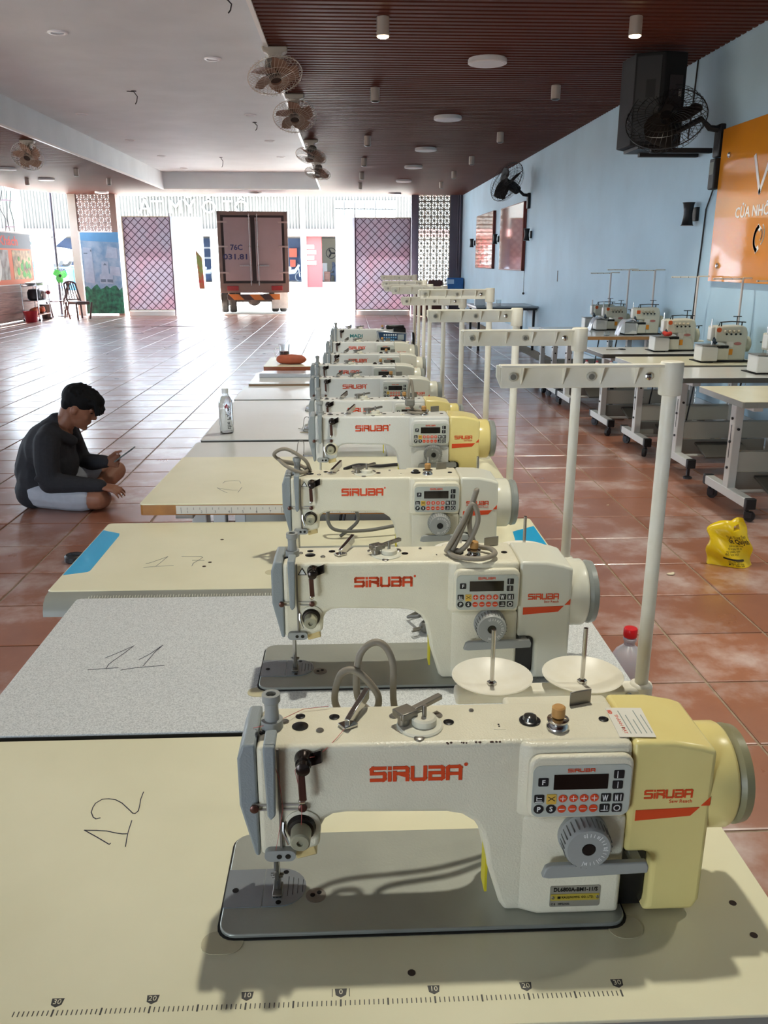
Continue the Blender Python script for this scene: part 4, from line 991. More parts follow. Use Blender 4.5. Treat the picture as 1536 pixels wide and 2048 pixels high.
# table 3: cream with blue corner prints and a rounded grey front rail
t3 = sewing_table('cream sewing table marked 17 with blue corner prints and rounded grey rail', -.722, .545, 1.832, 2.42, ZT1, M_lam, M_edgeg, edge='round')
top_marks(t3, -.722, 1.832, ZT1, 'handwritten_number', M_inkf, d17, .0013, 'faint handwritten 17')
M_cyan = mat('cyan_print', '1f9fd0', .3)
MB().prism([(.003, .52), (.058, .487), (.062, .465), (.062, .187), (.058, .176), (.003, .156)], ZT1, ZT1 + .0004, 'z').build('blue_print', M_cyan, t3, smooth=0)
MB().prism([(1.19, .458), (1.262, .508), (1.262, .10), (1.20, .15), (1.175, .30)], ZT1, ZT1 + .0004, 'z').build('blue_print', M_cyan, t3, smooth=0)
lv = MB(); text(lv, 'MISU', .062, frame((1.226, .235, ZT1 + .0006), (0, 1, 0), (-1, 0, 0)), .0001, .001, width=.15); lv.build('print_lettering', mat('print_white', 'e6ebea', .4), t3, smooth=0)
tk = MB()
for k in range(0, 92):
    xx = .105 + k * .00635
    big = k % 4 == 0
    tk.obox((xx, .021 if big else .0245, ZT1 - .0086 if big else ZT1 - .0062), (.0006, 0, 0), (0, .009 if big else .004, .0035 if big else .0016), (0, -.0002, .0006))
tk.build('rule_ticks', mat('rule_pale', 'd6d5c8', .5), t3, smooth=0)
for xx, yy in ((.355, .235), (.345, .205), (.36, .42), (.85, .35), (.9, .3)): MB().cyl((xx, yy, ZT1 - .001), (xx, yy, ZT1 + .0004), .005, n=10).build('screw_hole', MATS['hole_dark'], t3)
# table 4: cream with orange-brown wooden edge and a tape rule
t4 = sewing_table('cream sewing table with orange-brown wooden edge and tape rule', -.637, .512, 2.455, 3.085, .757, M_lam, M_edgew, thick=.036, rz=R(-1.2))
top_marks(t4, -.637, 2.455, .757, 'handwritten_number', M_inkf, [[(x, y + .02) for x, y in s_] for s_ in d13], .0014, 'faint handwritten number')
tp4 = MB().box(.11, -.0006, .757 - .032, .98, .0, .757 - .006).build('tape_rule', mat('tape_white', 'cfcac0', .5), t4)
tk = MB()
for k in range(44):
    xx = .125 + k * .019; tk.box(xx - .0006, -.001, .757 - (.019 if k % 4 else .03), xx + .0006, -.0006, .757 - .012)
for k in range(20): text(tk, str(k + 1), .012, FRONT(.145 + k * .0415, -.0008, .757 - .026), .0001)
tk.build('tape_marks', mat('tape_ink', '6d6a66', .5), tp4, smooth=0)
# tables 5 to 10
t5 = sewing_table('pale grey sewing table behind the wooden-edged table', -.655, .50, 3.115, 3.545, .716, M_lamw, M_edged)
t6 = sewing_table('white sewing table carrying the water bottle', -.642, .50, 3.565, 4.14, .722, M_lamw, M_edged)
t7 = sewing_table('white sewing table just beyond the one with the water bottle', -.645, .49, 4.16, 4.72, .708, M_lamw, M_edged)
t8 = sewing_table('white sewing table before the one with the thin brown edge', -.65, .49, 4.735, 5.26, .712, M_lamw, M_edged)
t9 = sewing_table('white sewing table with a thin brown front edge near the far end', -.63, .50, 5.28, 5.83, .724, M_lamw, mat('tan_edge', '9a7a58', .5), thick=.028)
t10 = sewing_table('sewing table with an orange-brown front edge carrying the glass mug', -.59, .50, 5.86, 6.43, .762, M_lam, mat('red_wood_edge', '9c4f22', .4, noise=.25, nscale=12), thick=.036)

# ================================================================== LOCKSTITCH SEWING MACHINES
M_body = mat('machine_cream_enamel', 'e6e0c8', .32, spec=.5, noise=.05, nscale=9, bump=.35, bscale=420, col2='dcd5bd')
M_body2 = mat('machine_white_enamel', 'd6d6cf', .32, spec=.5, noise=.05, nscale=9, bump=.35, bscale=420)
M_cov = mat('yellowed_cover', 'e8d890', .26, spec=.5, noise=.06, nscale=5, col2='e0ce86')
M_cov2 = mat('cream_cover', 'd9d7c6', .26, spec=.5)
M_gface = mat('grey_face_plate', '8e9596', .4, bump=.3, bscale=420)
M_gpl = mat('grey_plastic', '9a9c98', .4)
M_bed = mat('bed_metal', 'a8aaa0', .38, metal=.4, noise=.15, nscale=7, bump=.06, bscale=300)
M_ndl = mat('needle_plate_steel', 'aab2b8', .25, metal=.7)
M_chr = mat('chrome', 'c4c2be', .18, metal=1.0)
M_stl = mat('dull_steel', '8b8780', .35, metal=.9)
M_orange = mat('logo_orange', 'd9491c', .5)
M_blk = mat('gloss_black', '121214', .25)
M_gask = mat('black_gasket', '1a1712', .7)
M_wheel = mat('olive_handwheel', '8a8564', .35)
M_wheelg = mat('grey_handwheel', '8d918c', .35)
M_olive = mat('cushion_clear', 'c4bc9c', .25)
# squared brand lettering drawn as strokes on a unit grid (height 1)
GL = {'S': (.92, [[(.92, 1), (.1, 1), (0, .9), (0, .55), (.85, .55), (.92, .45), (.92, .1), (.82, 0), (0, 0)]]),
      'i': (.0, [[(0, 0), (0, .56)], [(0, .97), (0, 1.0)]]),
      'R': (.9, [[(0, 0), (0, .62)], [(0, 1), (.8, 1), (.9, .9), (.9, .62), (.8, .52), (.18, .52)], [(.35, .5), (.9, .3), (.9, 0)]]),
      'U': (.9, [[(0, 1), (0, .1), (.1, 0), (.8, 0), (.9, .1), (.9, 1)]]),
      'B': (.9, [[(0, 1), (.8, 1), (.9, .9), (.9, .6), (.82, .52), (0, .52)], [(.82, .52), (.92, .42), (.92, .1), (.82, 0), (0, 0), (0, .36)]]),
      'A': (.9, [[(0, 0), (0, .9), (.1, 1), (.8, 1), (.9, .9), (.9, 0)], [(.9, .42), (.2, .42)]])}
def brand(mb, x, z, width, height, y, w=None, facing=FRONT):
    tot = sum(GL[c][0] for c in 'SiRUBA') + 5 * .36
    kx = width / tot; w = w or height * .2; cx = 0
    for c in 'SiRUBA':
        wd, st = GL[c]
        for s_ in st: stroke(mb, [((cx + a) * kx, b * (height - w) + w / 2) for a, b in s_], w, facing(x, y, z), .0004)
        cx += wd + .36
    return mb
def make_machine():
    t = thing('sewing_machine', 'sewing machine', 'sewing machine')
    # bed
    MB().prism(rrect(-.003, -.003, .482, .181, .022), .0001, .0015, 'z').build('bed_gasket', M_gask, t)
    MB().prism(rrect(0, 0, .479, .178, .02), .0002, .006, 'z').build('bed_plate', M_bed, t, bevel=.0015)
    MB().prism(rrect(-.018, -.022, .03, .012, .016), .0001, .0008, 'z').build('corner_cushion', M_olive, t)
    MB().prism(rrect(.455, -.018, .496, .018, .016), .0001, .0008, 'z').build('corner_cushion', M_olive, t)
    MB().prism([(0, .042), (.046, .042), (.046, .107), (0, .107)], .005, .0072, 'z').build('slide_plate', M_ndl, t)
    npl = MB().prism([(.0465, .042)] + [(.066 + .0325 * math.cos(R(a)), .0745 + .0325 * math.sin(R(a))) for a in range(-90, 91, 15)] + [(.0465, .107)], .005, .0074, 'z').build('needle_plate', M_ndl, t)
    g = MB()
    for k in range(4): g.box(.076 + k * .006, .058 + .002 * k, .0073, .0766 + k * .006, .092 - .002 * k, .0076)
    for k in range(3): g.box(.059 + k * .004, .056, .0073, .0605 + k * .004, .076, .0078)
    g.cyl((.066, .048, .007), (.066, .048, .0078), .0035, n=10).cyl((.072, .1, .007), (.072, .1, .0078), .0035, n=10).cyl((.012, .07, .007), (.012, .07, .0078), .004, n=10)
    g.build('feed_slots', M_blk, npl)
    sc = MB().cyl((.111, .059, .004), (.111, .059, .0068), .0125, n=24).build('bed_cover_disc', M_stl, t)
    MB().cyl((.107, .059, .006), (.107, .059, .0075), .003, n=10).cyl((.115, .063, .006), (.115, .063, .0075), .003, n=10).build('screw', M_blk, sc)
    # body casting
    arm = [(.051, .236), (.472, .236), (.472, .006), (.336, .006), (.329, .02), (.314, .07), (.311, .095), (.306, .115), (.297, .131), (.283, .141), (.265, .145), (.15, .148), (.135, .146), (.126, .140), (.121, .130), (.119, .104), (.095, .096), (.051, .094)]
    b = MB().prism(arm, .024, .112, 'y')
    b.prism([(.343, .0245), (.356, .0165), (.472, .0165), (.472, .13), (.343, .13)], .14, .235, 'z')
    b.prism([(.331, .033), (.374, .0155), (.472, .0155), (.472, .15), (.331, .15)], .006, .141, 'z')
    body = b.build('body', M_body, t, bevel=.006, seg=3)
    MB().box(.3125, .03, .03, .3155, .055, .085).build('warning_sticker', mat('yellow_sticker', 'c9bb20', .5), t)
    MB().prism([(.036, .238), (.0505, .238), (.0505, .092), (.045, .092), (.043, .1), (.0295, .16), (.0295, .22)], .026, .114, 'y').build('face_plate', M_gface, t, bevel=.003)
    # motor cover with a notch for the lever, and the handwheel
    cv = [(.4725, .2355), (.52, .2345), (.552, .228), (.569, .222), (.569, .02), (.562, .006), (.50, .006), (.506, .016), (.506, .082), (.498, .09), (.4725, .09)]
    mc = MB().prism(cv, .0165, .13, 'y').lathe([(.058, .556), (.0625, .566), (.0625, .599), (.059, .606), (.02, .607)], (0, .0795, .152), (1, 0, 0), 36).build('motor_cover', M_cov, t, bevel=.006, seg=3)
    MB().box(.474, .03, .006, .504, .12, .088).build('lever_recess', M_blk, t)
    MB().lathe([(.02, .605), (.056, .606), (.0595, .612), (.0575, .622), (.05, .625), (.02, .622)], (0, .0795, .152), (1, 0, 0), 36).build('handwheel', M_wheel, t)
    st = MB().prism([(.481, .134), (.545, .139), (.555, .15), (.481, .148)], .0158, .0166, 'y').prism([(.5565, .152), (.5665, .152), (.5665, .163)], .0158, .0166, 'y')
    brand(st, .490, .163, .054, .0115, .0162, .0022); text(st, 'Sew Reach', .0062, FRONT(.532, .0162, .1585), .0002)
    st.build('cover_logo', M_orange, mc, smooth=0)
    # brand on the arm
    lg = brand(MB(), .179, .189, .1, .0195, .0236, .0042)
    lg.lathe([(.0022, 0), (.0022, .0004), (.0014, .0004)], (.285, .0236, .209), (0, -1, 0), 10)
    lg.build('arm_logo', M_orange, body, smooth=0, label='orange squared lettering on the arm')
    # control panel
    cp = MB().prism(rrect(.354, .146, .4715, .2255, .013), .0075, .02, 'y').build('control_panel', M_body, t, bevel=.004, seg=3)
    pu = lambda px: .3555 + (px - 130) / 1225 * .1145
    pv = lambda py: .2185 - (py - 270) / 675 * .0705
    MB().prism(rrect(pu(155), pv(930), pu(1340), pv(300), .009), .0068, .0078, 'y').build('panel_face', mat('panel_grey', 'b9bdb2', .35), cp)
    MB().box(pu(408), .0060, pv(592), pu(1060), .0072, pv(410)).build('display', mat('display_black', '17110f', .12), cp)
    brand(MB(), pu(572), pv(382), pu(890) - pu(572), .0045, .0066, .0009).build('panel_logo', M_orange, cp, smooth=0)
    M_key = mat('key_black', '1d1d20', .4); M_keyo = mat('key_orange', 'd94a24', .4); M_keyy = mat('key_yellow', 'd9b04a', .4)
    for x0, y0, x1, y1 in ((220, 445, 340, 545), (1125, 368, 1247, 467), (1117, 497, 1240, 595), (182, 650, 300, 750), (990, 652, 1110, 752), (1138, 652, 1260, 752), (982, 783, 1102, 883), (1133, 783, 1253, 883)):
        MB().prism(rrect(pu(x0), pv(y1), pu(x1), pv(y0), .0012, 2), .0058, .0072, 'y').build('key', M_key, cp)
    MB().prism(rrect(pu(330), pv(768), pu(450), pv(648), .001, 2), .0058, .0072, 'y').build('key', M_keyy, cp)
    for cx, cy in ((241, 830), (391, 830)): MB().prism(disc(pu(cx), pv(cy), .0056, 16), .0058, .0072, 'y').build('key', M_key, cp)
    pm = MB()
    for row, cy in ((0, 702), (1, 833)):
        for cx in (527, 656, 784, 910):
            cx -= 5 * row
            MB().prism(disc(pu(cx), pv(cy), .0048, 16), .0058, .0072, 'y').build('key', M_keyo, cp)
            pm.box(pu(cx) - .0032, .0055, pv(cy) - .0004, pu(cx) + .0032, .0059, pv(cy) + .0004)
            if row == 0: pm.box(pu(cx) - .0004, .0055, pv(cy) - .0032, pu(cx) + .0004, .0059, pv(cy) + .0032)
    for s_, cx, cy in (('F', 282, 497), ('P', 241, 830), ('S', 391, 830)): text(pm, s_, .0085, FRONT(pu(cx), .0057, pv(cy)), .0002, .0002)
    Q = lambda pts: [(pu(a), pv(c)) for a, c in pts]
    F0 = FRONT(0, .0057, 0)
    for pts in ([(212, 672), (212, 720), (268, 720)], [(212, 690), (268, 690)], [(195, 737), (285, 737)], [(1168, 380), (1168, 455)], [(1180, 510), (1180, 580)], [(1010, 670), (1025, 735), (1040, 670), (1055, 735), (1070, 670)], [(1165, 735), (1165, 670), (1190, 735), (1190, 670)], [(1230, 670), (1230, 735)], [(1000, 858), (1085, 858)], [(1040, 800), (1040, 862)], [(1070, 805), (1070, 840)]):
        stroke(pm, Q(pts), .0009, F0, .0002)
    stroke(pm, [(pu(1193) + .0034 * math.cos(R(a)), pv(833) + .0034 * math.sin(R(a))) for a in range(0, 361, 30)], .0011, F0, .0002)
    pm.build('key_symbols', mat('key_white', 'e8e8e4', .5), cp, smooth=0)
    sx = MB(); stroke(sx, Q([(350, 675), (430, 725)]), .0008, F0, .0002); stroke(sx, Q([(350, 725), (430, 675)]), .0008, F0, .0002); sx.build('scissor_symbol', M_key, cp, smooth=0)
    # stitch dial
    dl = MB().lathe([(.029, .0), (.029, .006), (.0275, .008), (.0265, .026), (.0245, .029), (.008, .029), (.007, .022)], (.421, .0165, .119), (0, -1, 0), 40).build('stitch_dial', M_gpl, t)
    MB().cyl((.421, -.0128, .119), (.421, -.0115, .119), .0072, n=16).build('dial_bore', M_blk, dl)
    dm = MB()
    for k in range(17):
        a = R(100 - k * 13); r0, r1 = (.017, .0205) if k % 4 else (.0165, .0215)
        stroke(dm, [(.421 + r0 * math.cos(a), .119 + r0 * math.sin(a)), (.421 + r1 * math.cos(a), .119 + r1 * math.sin(a))], .0008, FRONT(0, -.0126, 0), .0003)
    for k, s_ in enumerate('01234'):
        a = R(108 - k * 52); text(dm, s_, .0055, FRONT(.421 + .0185 * math.cos(a), -.0126, .119 + .0185 * math.sin(a)) @ Matrix.Rotation(a - PI / 2, 4, 'Z'), .0003)
    dm.build('dial_marks', MATS['key_white'], dl, smooth=0)
    kn = MB()
    for k in range(28):
        a = 2 * PI * k / 28; kn.obox((.421 + .0272 * math.cos(a), -.0005, .119 + .0272 * math.sin(a)), (.0005 * math.sin(a), 0, -.0005 * math.cos(a)), (0, .0085, 0), (.0006 * math.cos(a), 0, .0006 * math.sin(a)))
    kn.build('dial_grooves', mat('groove_grey', '6e6f6b', .5), dl, smooth=0)
    MB().prism([(.372, .076), (.376, .088), (.382, .091), (.492, .093), (.495, .086), (.494, .078), (.38, .074)], -.004, .004, 'y').prism([(.478, .08), (.49, .08), (.49, .09), (.478, .09)], 0, .06, 'y').build('reverse_lever', M_gpl, t, bevel=.0015)
    # maker's plate
    np_ = MB().prism(rrect(.388, .0185, .4475, .0475, .002, 2), .0145, .0158, 'y').build('name_plate', mat('plate_silver', 'a7a294', .35, metal=.4), t)
    MB().box(.389, .0140, .0275, .4465, .0147, .0365).build('plate_stripe', mat('plate_yellow', 'b5a03c', .4), np_)
    pl = MB(); text(pl, 'DL6800A-BM1-11/S', .0075, FRONT(.418, .0143, .0425), .0002, .0002, width=.052); text(pl, 'KAULIN MFG. CO. LTD.', .0042, FRONT(.421, .0138, .032), .0002, width=.038); text(pl, 'C E   MFG.NO.', .0036, FRONT(.401, .0143, .0222), .0002)
    pl.box(.397, .0136, .0305, .4005, .0139, .0335)
    pl.build('plate_lettering', M_blk, np_, smooth=0)
    MB().lathe([(.0022, 0), (.0016, .0014)], (.3915, .014, .032), (0, -1, 0), 10).lathe([(.0022, 0), (.0016, .0014)], (.4445, .014, .032), (0, -1, 0), 10).build('plate_rivet', M_chr, np_)
    # top fittings
    MB().cyl((.066, .066, .234), (.066, .066, .247), .0125, n=20).lathe([(.0085, .247), (.0078, .262), (.0085, .268), (.0105, .270), (.0105, .279), (.006, .279), (.006, .274)], (.066, .066, 0), n=20).build('pressure_regulator', M_gpl, t)
    for x_, y_, r_ in ((.098, .066, .0095), (.097, .088, .0058), (.137, .085, .0062), (.270, .068, .0062), (.452, .067, .0058), (.056, .055, .004)): MB().lathe([(r_, .235), (r_, .2368), (r_ * .6, .2375)], (x_, y_, 0), n=18).build('rubber_plug', M_blk, t)
    for x_, y_, r_ in ((.08, .077, .0045), (.121, .056, .0045), (.233, .035, .006), (.207, .084, .0055), (.259, .083, .0055), (.30, .093, .003)):
        MB().lathe([(r_, .235), (r_, .2372), (r_ * .8, .238)], (x_, y_, 0), n=14).build('top_screw', M_stl, t)
    bw = MB().lathe([(.027, .235), (.027, .2375), (.025, .239)], (.236, .062, 0), n=28).build('winder_base', M_cov2, t)
    MB().lathe([(.0145, .239), (.0145, .246), (.012, .248)], (.241, .063, 0), n=24).build('winder_wheel', mat('ivory_plastic', 'd9d5c2', .35), bw)
    MB().cyl((.241, .063, .247), (.241, .063, .262), .0028, n=12).build('winder_spindle', M_stl, bw)
    MB().cyl((.217, .062, .238), (.217, .062, .25), .007, n=14).obox((.237, .078, .252), (.026, .02, .002), (-.0025, .0033, 0), (0, 0, .003)).obox((.219, .066, .251), (.009, .006, 0), (-.006, .008, 0), (0, 0, .0045)).build('winder_lever', M_stl, bw, bevel=.001)
    MB().obox((.164, .085, .247), (.012, .026, .006), (.003, -.002, 0), (0, -.003, .0085)).obox((.153, .064, .2385), (.008, .005, 0), (-.004, .006, 0), (0, 0, .0018)).build('thread_guide_plate', M_chr, t, bevel=.0008)
    ow = MB().lathe([(.0125, .235), (.0125, .2375), (.010, .239)], (.365, .067, 0), n=24).build('oil_gauge', M_blk, t)
    MB().lathe([(.009, .238), (.0075, .243), (.003, .245)], (.365, .067, 0), n=16).build('gauge_dome', mat('smoky_dome', '55534f', .1, metal=.6), ow)
    wt = MB().lathe([(.013, .2355), (.013, .238), (.011, .241), (.009, .243), (.0125, .2455), (.0125, .2475), (.004, .25)], (.394, .052, 0), n=24).build('tension_stud', M_chr, t)
    MB().lathe([(.0072, .2505), (.0078, .252), (.0078, .262), (.006, .2635)], (.394, .052, 0), n=16).build('stud_knob', mat('tan_knob', 'b98a4e', .5), wt)
    MB().obox((.434, .104, .245), (.014, .004, 0), (.0, .0012, .0), (0, 0, .009)).build('spool_clip', M_stl, t, bevel=.0008)
    MB().box(.32, .05, .2355, .334, .066, .2366).build('hole_patch', M_body, t, bevel=.0004)
    MB().cyl((.327, .056, .2366), (.327, .056, .2369), .0012, n=8).cyl((.327, .06, .2366), (.327, .06, .2369), .0012, n=8).build('patch_hole', M_blk, t)
    # front fittings of the head
    MB().prism([(.0605, .246), (.0735, .246), (.0735, .228), (.0715, .158), (.066, .152), (.0625, .158), (.0605, .228)], .008, .0145, 'y').prism([(.0605, .246), (.0735, .246), (.0735, .238), (.0605, .238)], .0145, .045, 'y').build('take_up_guard', M_gface, t, bevel=.002)
    MB().box(.074, .02, .1, .0765, .0242, .235).build('take_up_slot', mat('slot_shadow', '7d766c', .6), t)
    pre = MB().lathe([(.0105, 0), (.0105, .004), (.009, .007), (.009, .014), (.0075, .016), (.0078, .024), (.004, .026)], (.104, .024, .222), (0, -1, 0), 20).build('pre_tension', mat('dark_chrome', '3a3330', .2, metal=.8), t)
    MB().obox((.102, .006, .197), (.0042, 0, 0), (0, .0014, 0), (-.0008, .001, .017)).build('pre_tension_lever', mat('brown_steel', '5b3d34', .3, metal=.6), pre, bevel=.0012)
    MB().ball((.1015, .007, .178), (.004, .002, .005), 10, 6).build('lever_tip', M_chr, pre)
    MB().obox((.117, .02, .224), (.007, -.003, .004), (.0008, .0015, 0), (0, 0, .008)).build('thread_hook', mat('dark_chrome', '3a3330', .2), pre)
    tn = MB().lathe([(.0165, 0), (.0165, .003), (.0155, .0045), (.0145, .006), (.0155, .008), (.0145, .0095), (.011, .0105)], (.099, .024, .134), (0, -1, 0), 28).build('thread_tension', mat('dark_disc', '3b3630', .3, metal=.7), t)
    MB().lathe([(.011, .010), (.0118, .012), (.0112, .03), (.0095, .032), (.004, .032), (.004, .029)], (.099, .024, .134), (0, -1, 0), 24).build('tension_knob', mat('knob_khaki', '9d9a82', .4), tn)
    MB().lathe([(.021, 0), (.021, .002), (.018, .003)], (.100, .024, .134), (0, -1, 0), 24).build('tension_seat', M_body, tn)
    for x0, x1, z_, nm2 in ((.044, .062, .160, 'thread_guide'), (.077, .104, .160, 'thread_guide')):
        gd = MB().box(x0, .0215, z_ - .004, x1, .0242, z_ - .0022).box(x0, .0215, z_ + .0022, x1, .0242, z_ + .004).box(x0, .0215, z_ - .0022, x0 + .002, .0242, z_ + .0022).box(x1 - .002, .0215, z_ - .0022, x1, .0242, z_ + .0022).build(nm2, mat('pale_steel', 'b9b6b0', .3, metal=.5), t)
        MB().lathe([(.005, 0), (.005, .003), (.003, .004)], (x0 + .003 if x0 < .06 else x1 - .003, .0215, z_), (0, -1, 0), 14).build('guide_screw', mat('brown_steel', '5b3d34', .3), gd)
    MB().tube([(.079, .02, .142), (.0785, .018, .132), (.080, .017, .127), (.084, .016, .115)], .0018, 6).build('thread_hook', M_chr, t)
    MB().prism(rrect(.056, .092, .092, .1065, .0072, 4), .0155, .0245, 'y').build('lower_guide', M_gpl, t, bevel=.001)
    MB().cyl((.073, .015, .099), (.073, .0156, .099), .003, n=12).cyl((.083, .015, .099), (.083, .0156, .099), .0032, n=12).build('guide_hole', M_blk, t)
    MB().obox((.102, .034, .098), (.012, 0, .003), (0, .008, 0), (-.002, 0, .009)).build('machine_lamp', mat('lamp_amber', 'd6bf86', .35), t, bevel=.002)
    # needle bar and presser foot
    MB().cyl((.064, .066, .035), (.064, .066, .1), .0036, n=14).cyl((.064, .066, .012), (.064, .066, .036), .0009, n=8).build('needle_bar', M_chr, t)
    MB().box(.0615, .062, .026, .0665, .07, .04).cyl((.071, .066, .03), (.058, .066, .03), .0018, n=8).build('needle_clamp', M_stl, t, bevel=.001)
    MB().cyl((.064, .074, .02), (.064, .074, .1), .0034, n=12).box(.058, .056, .008, .070, .08, .0105).box(.060, .066, .0105, .068, .078, .026).cyl((.056, .07, .03), (.072, .07, .03), .002, n=8).build('presser_foot', M_stl, t, bevel=.0008)
    return t
proto_m = make_machine()
SIDE = ('nearest', 'second', 'third')
machines = [
    ((-.159, .792, .708), 0, 'nearest cream lockstitch sewing machine with yellowed motor cover', M_body, M_cov, M_wheel),
    ((-.172, 1.372, .711), 0, 'lockstitch sewing machine on the speckled grey table', M_body, M_cov2, M_wheelg),
    ((-.199, 1.992, .708), 0, 'lockstitch sewing machine on the table with blue corner prints', M_body, M_cov2, M_wheelg),
    ((-.159, 2.57, .757), 0, 'lockstitch sewing machine with yellowed cover on the wooden-edged table', M_body2, M_cov, M_wheelg),
    ((-.184, 3.14, .716), 0, 'lockstitch sewing machine almost hidden behind the one on the wooden-edged table', M_body2, M_cov, M_wheelg),
    ((-.206, 3.727, .722), 0, 'lockstitch sewing machine on the table with the water bottle', M_body2, M_cov2, M_wheelg),
    ((-.229, 4.345, .708), 0, 'lockstitch sewing machine two places beyond the water bottle, set furthest left', M_body2, M_cov2, M_wheelg),
    ((-.178, 4.84, .712), 0, 'lockstitch sewing machine three places beyond the water bottle', M_body2, M_cov2, M_wheelg),
    ((-.177, 5.45, .724), 0, 'furthest lockstitch sewing machine with orange lettering, before the green-lettered one', M_body2, M_cov2, M_wheelg)]
DROP = ('key', 'key_symbols', 'scissor_symbol', 'dial_marks', 'dial_grooves', 'plate_lettering', 'plate_rivet', 'plate_stripe', 'feed_slots', 'screw', 'guide_hole', 'patch_hole', 'hole_patch', 'corner_cushion', 'bed_cover_disc', 'guide_screw')
trees = [proto_m] + [copy_tree(proto_m, None, () if k < 5 else DROP) for k in range(8)]
# little extras that only the first machine wears: the maker's paper label and paint chips
lb = MB().add([(.461, .092, .2363), (.504, .090, .2363), (.500, .026, .2363), (.459, .028, .2363), (.461, .092, .2368), (.504, .090, .2368), (.500, .026, .2368), (.459, .028, .2368)],
              [(0, 1, 2, 3), (7, 6, 5, 4), (0, 4, 5, 1), (1, 5, 6, 2), (2, 6, 7, 3), (3, 7, 4, 0)]).build('paper_label', mat('label_paper', 'dcd8cc', .6), proto_m)
lt = MB(); ML = lambda x_, y_: frame((x_, y_, .2369), (0, -1, 0), (1, 0, 0))
for k in range(5): lt.box(.4735 + k * .006, .034, .2368, .4745 + k * .006, .084 - .01 * (k % 3), .2371)
lt.build('label_print', mat('faded_print', '8f9a94', .6), lb, smooth=0)
lt = MB(); text(lt, 'THÀNH ĐẠT', .0055, ML(.4685, .055), .0001, width=.042); text(lt, 'HD', .006, ML(.4635, .082), .0001, .0004); lt.build('label_heading', mat('faded_red', 'cf5a44', .6), lb, smooth=0)
ch = MB(); random.seed(3)
for cx, n_ in ((.318, 9), (.296, 4), (.283, 3), (.262, 3)):
    for k in range(n_):
        a, b_ = cx + random.uniform(-.006, .007), random.uniform(.2325, .2385); r_ = random.uniform(.0007, .002)
        ch.ball((a, .0262 - (b_ - .2325) * -.15, min(b_, .2345)), (r_, .0012, r_ * .8), 6, 4)
ch.build('paint_chip', mat('chip_brown', '4a3328', .8), proto_m)
for k, (tr_, (loc, rz, lbl, mb_, mc_, mw_)) in enumerate(zip(trees, machines)):
    place(tr_, loc, rz, lbl, 'lockstitch machines in the long row')
    if k:
        for ch_ in KIDS[tr_]:
            nm = ch_.name.split('.')[0]
            new = {'body': mb_, 'control_panel': mb_, 'motor_cover': mc_, 'handwheel': mw_}.get(nm)
            if new is not None and ch_.data.materials[0] is not new:
                ch_.material_slots[0].link = 'OBJECT'; ch_.material_slots[0].material = new
MB().tube([(.165, .09, .246), (.155, .066, .2395), (.14, .035, .2385), (.128, .023, .232), (.118, .0195, .226), (.104, .012, .229), (.094, .018, .21), (.101, .006, .182), (.1005, .012, .16), (.099, .008, .137)], .00035, 4).tube([(.069, .0085, .236), (.076, .019, .2), (.079, .02, .16), (.072, .019, .12), (.068, .016, .1)], .00035, 4).tube([(.045, .06, .239), (.066, .055, .2465), (.1, .1, .239), (.13, .105, .2395)], .00035, 4).build('thread', mat('pink_red_thread', 'c4625c', .7), proto_m)
# warning triangles on machines two and three
for k in (1, 2):
    MB().prism([(.077, .214), (.093, .214), (.085, .228)], .0232, .0236, 'y').build('warning_triangle', M_blk, trees[k], smooth=0)
    MB().prism([(.0795, .2155), (.0905, .2155), (.085, .2252)], .0229, .0233, 'y').prism([(.082, .2165), (.088, .2165), (.088, .218), (.085, .221), (.082, .218)], .0227, .0229, 'y').build('triangle_field', mat('key_white', 'e8e8e4', .5), trees[k], smooth=0)
# the furthest machine: different make, green lettering, dark keypad
md = thing('sewing_machine', 'furthest sewing machine with green lettering and a dark blue keypad', 'sewing machine', (-.155, 6.0, .762), 0, 'lockstitch machines in the long row')
for ch_ in KIDS[proto_m]:
    if ch_.name.split('.')[0] in ('bed_gasket', 'bed_plate', 'body', 'face_plate', 'handwheel', 'take_up_guard', 'pressure_regulator', 'pre_tension', 'winder_base', 'thread_guide_plate', 'tension_stud', 'needle_bar', 'presser_foot', 'slide_plate', 'needle_plate', 'lower_guide', 'thread_tension', 'rubber_plug', 'top_screw'):
        c = copy_tree(ch_, md, ('arm_logo', 'feed_slots'))
        if c.name.startswith('body'): c.material_slots[0].link = 'OBJECT'; c.material_slots[0].material = M_body2
        if c.name.startswith('handwheel'): c.material_slots[0].link = 'OBJECT'; c.material_slots[0].material = M_blk
MB().box(.473, .02, .006, .56, .13, .245).box(.42, .03, .236, .55, .1, .262).build('motor_cover', M_blk, md, bevel=.008)
kp = MB().prism([(.36, .185), (.38, .135), (.56, .135), (.565, .215), (.352, .228)], -.01, .017, 'y').build('keypad_housing', mat('steel_rim', 'aeb4b8', .2, metal=.6), md, bevel=.005)
MB().prism([(.372, .183), (.388, .142), (.553, .142), (.557, .207), (.364, .219)], -.012, -.009, 'y').build('keypad_face', mat('navy_face', '1d3a5c', .3), kp)
for j in range(3):
    for k in range(6 - (j == 2)):
        MB().box(.402 + k * .016, -.0135, .195 - j * .018, .412 + k * .016, -.0118, .205 - j * .018).build('key', mat('pale_key' if j == 0 else 'blue_key', 'dfe6ea' if j == 0 else '6fa6d2', .4), kp)
MB().box(.50, -.0135, .165, .545, -.0118, .203).build('display', mat('grey_display', '9aa6a8', .2), kp)
lt = MB(); text(lt, 'MADI', .03, FRONT(.21, .0232, .19), .0004, .0012, width=.09); lt.build('arm_logo', mat('teal_print', '2f7f80', .5), md, smooth=0)

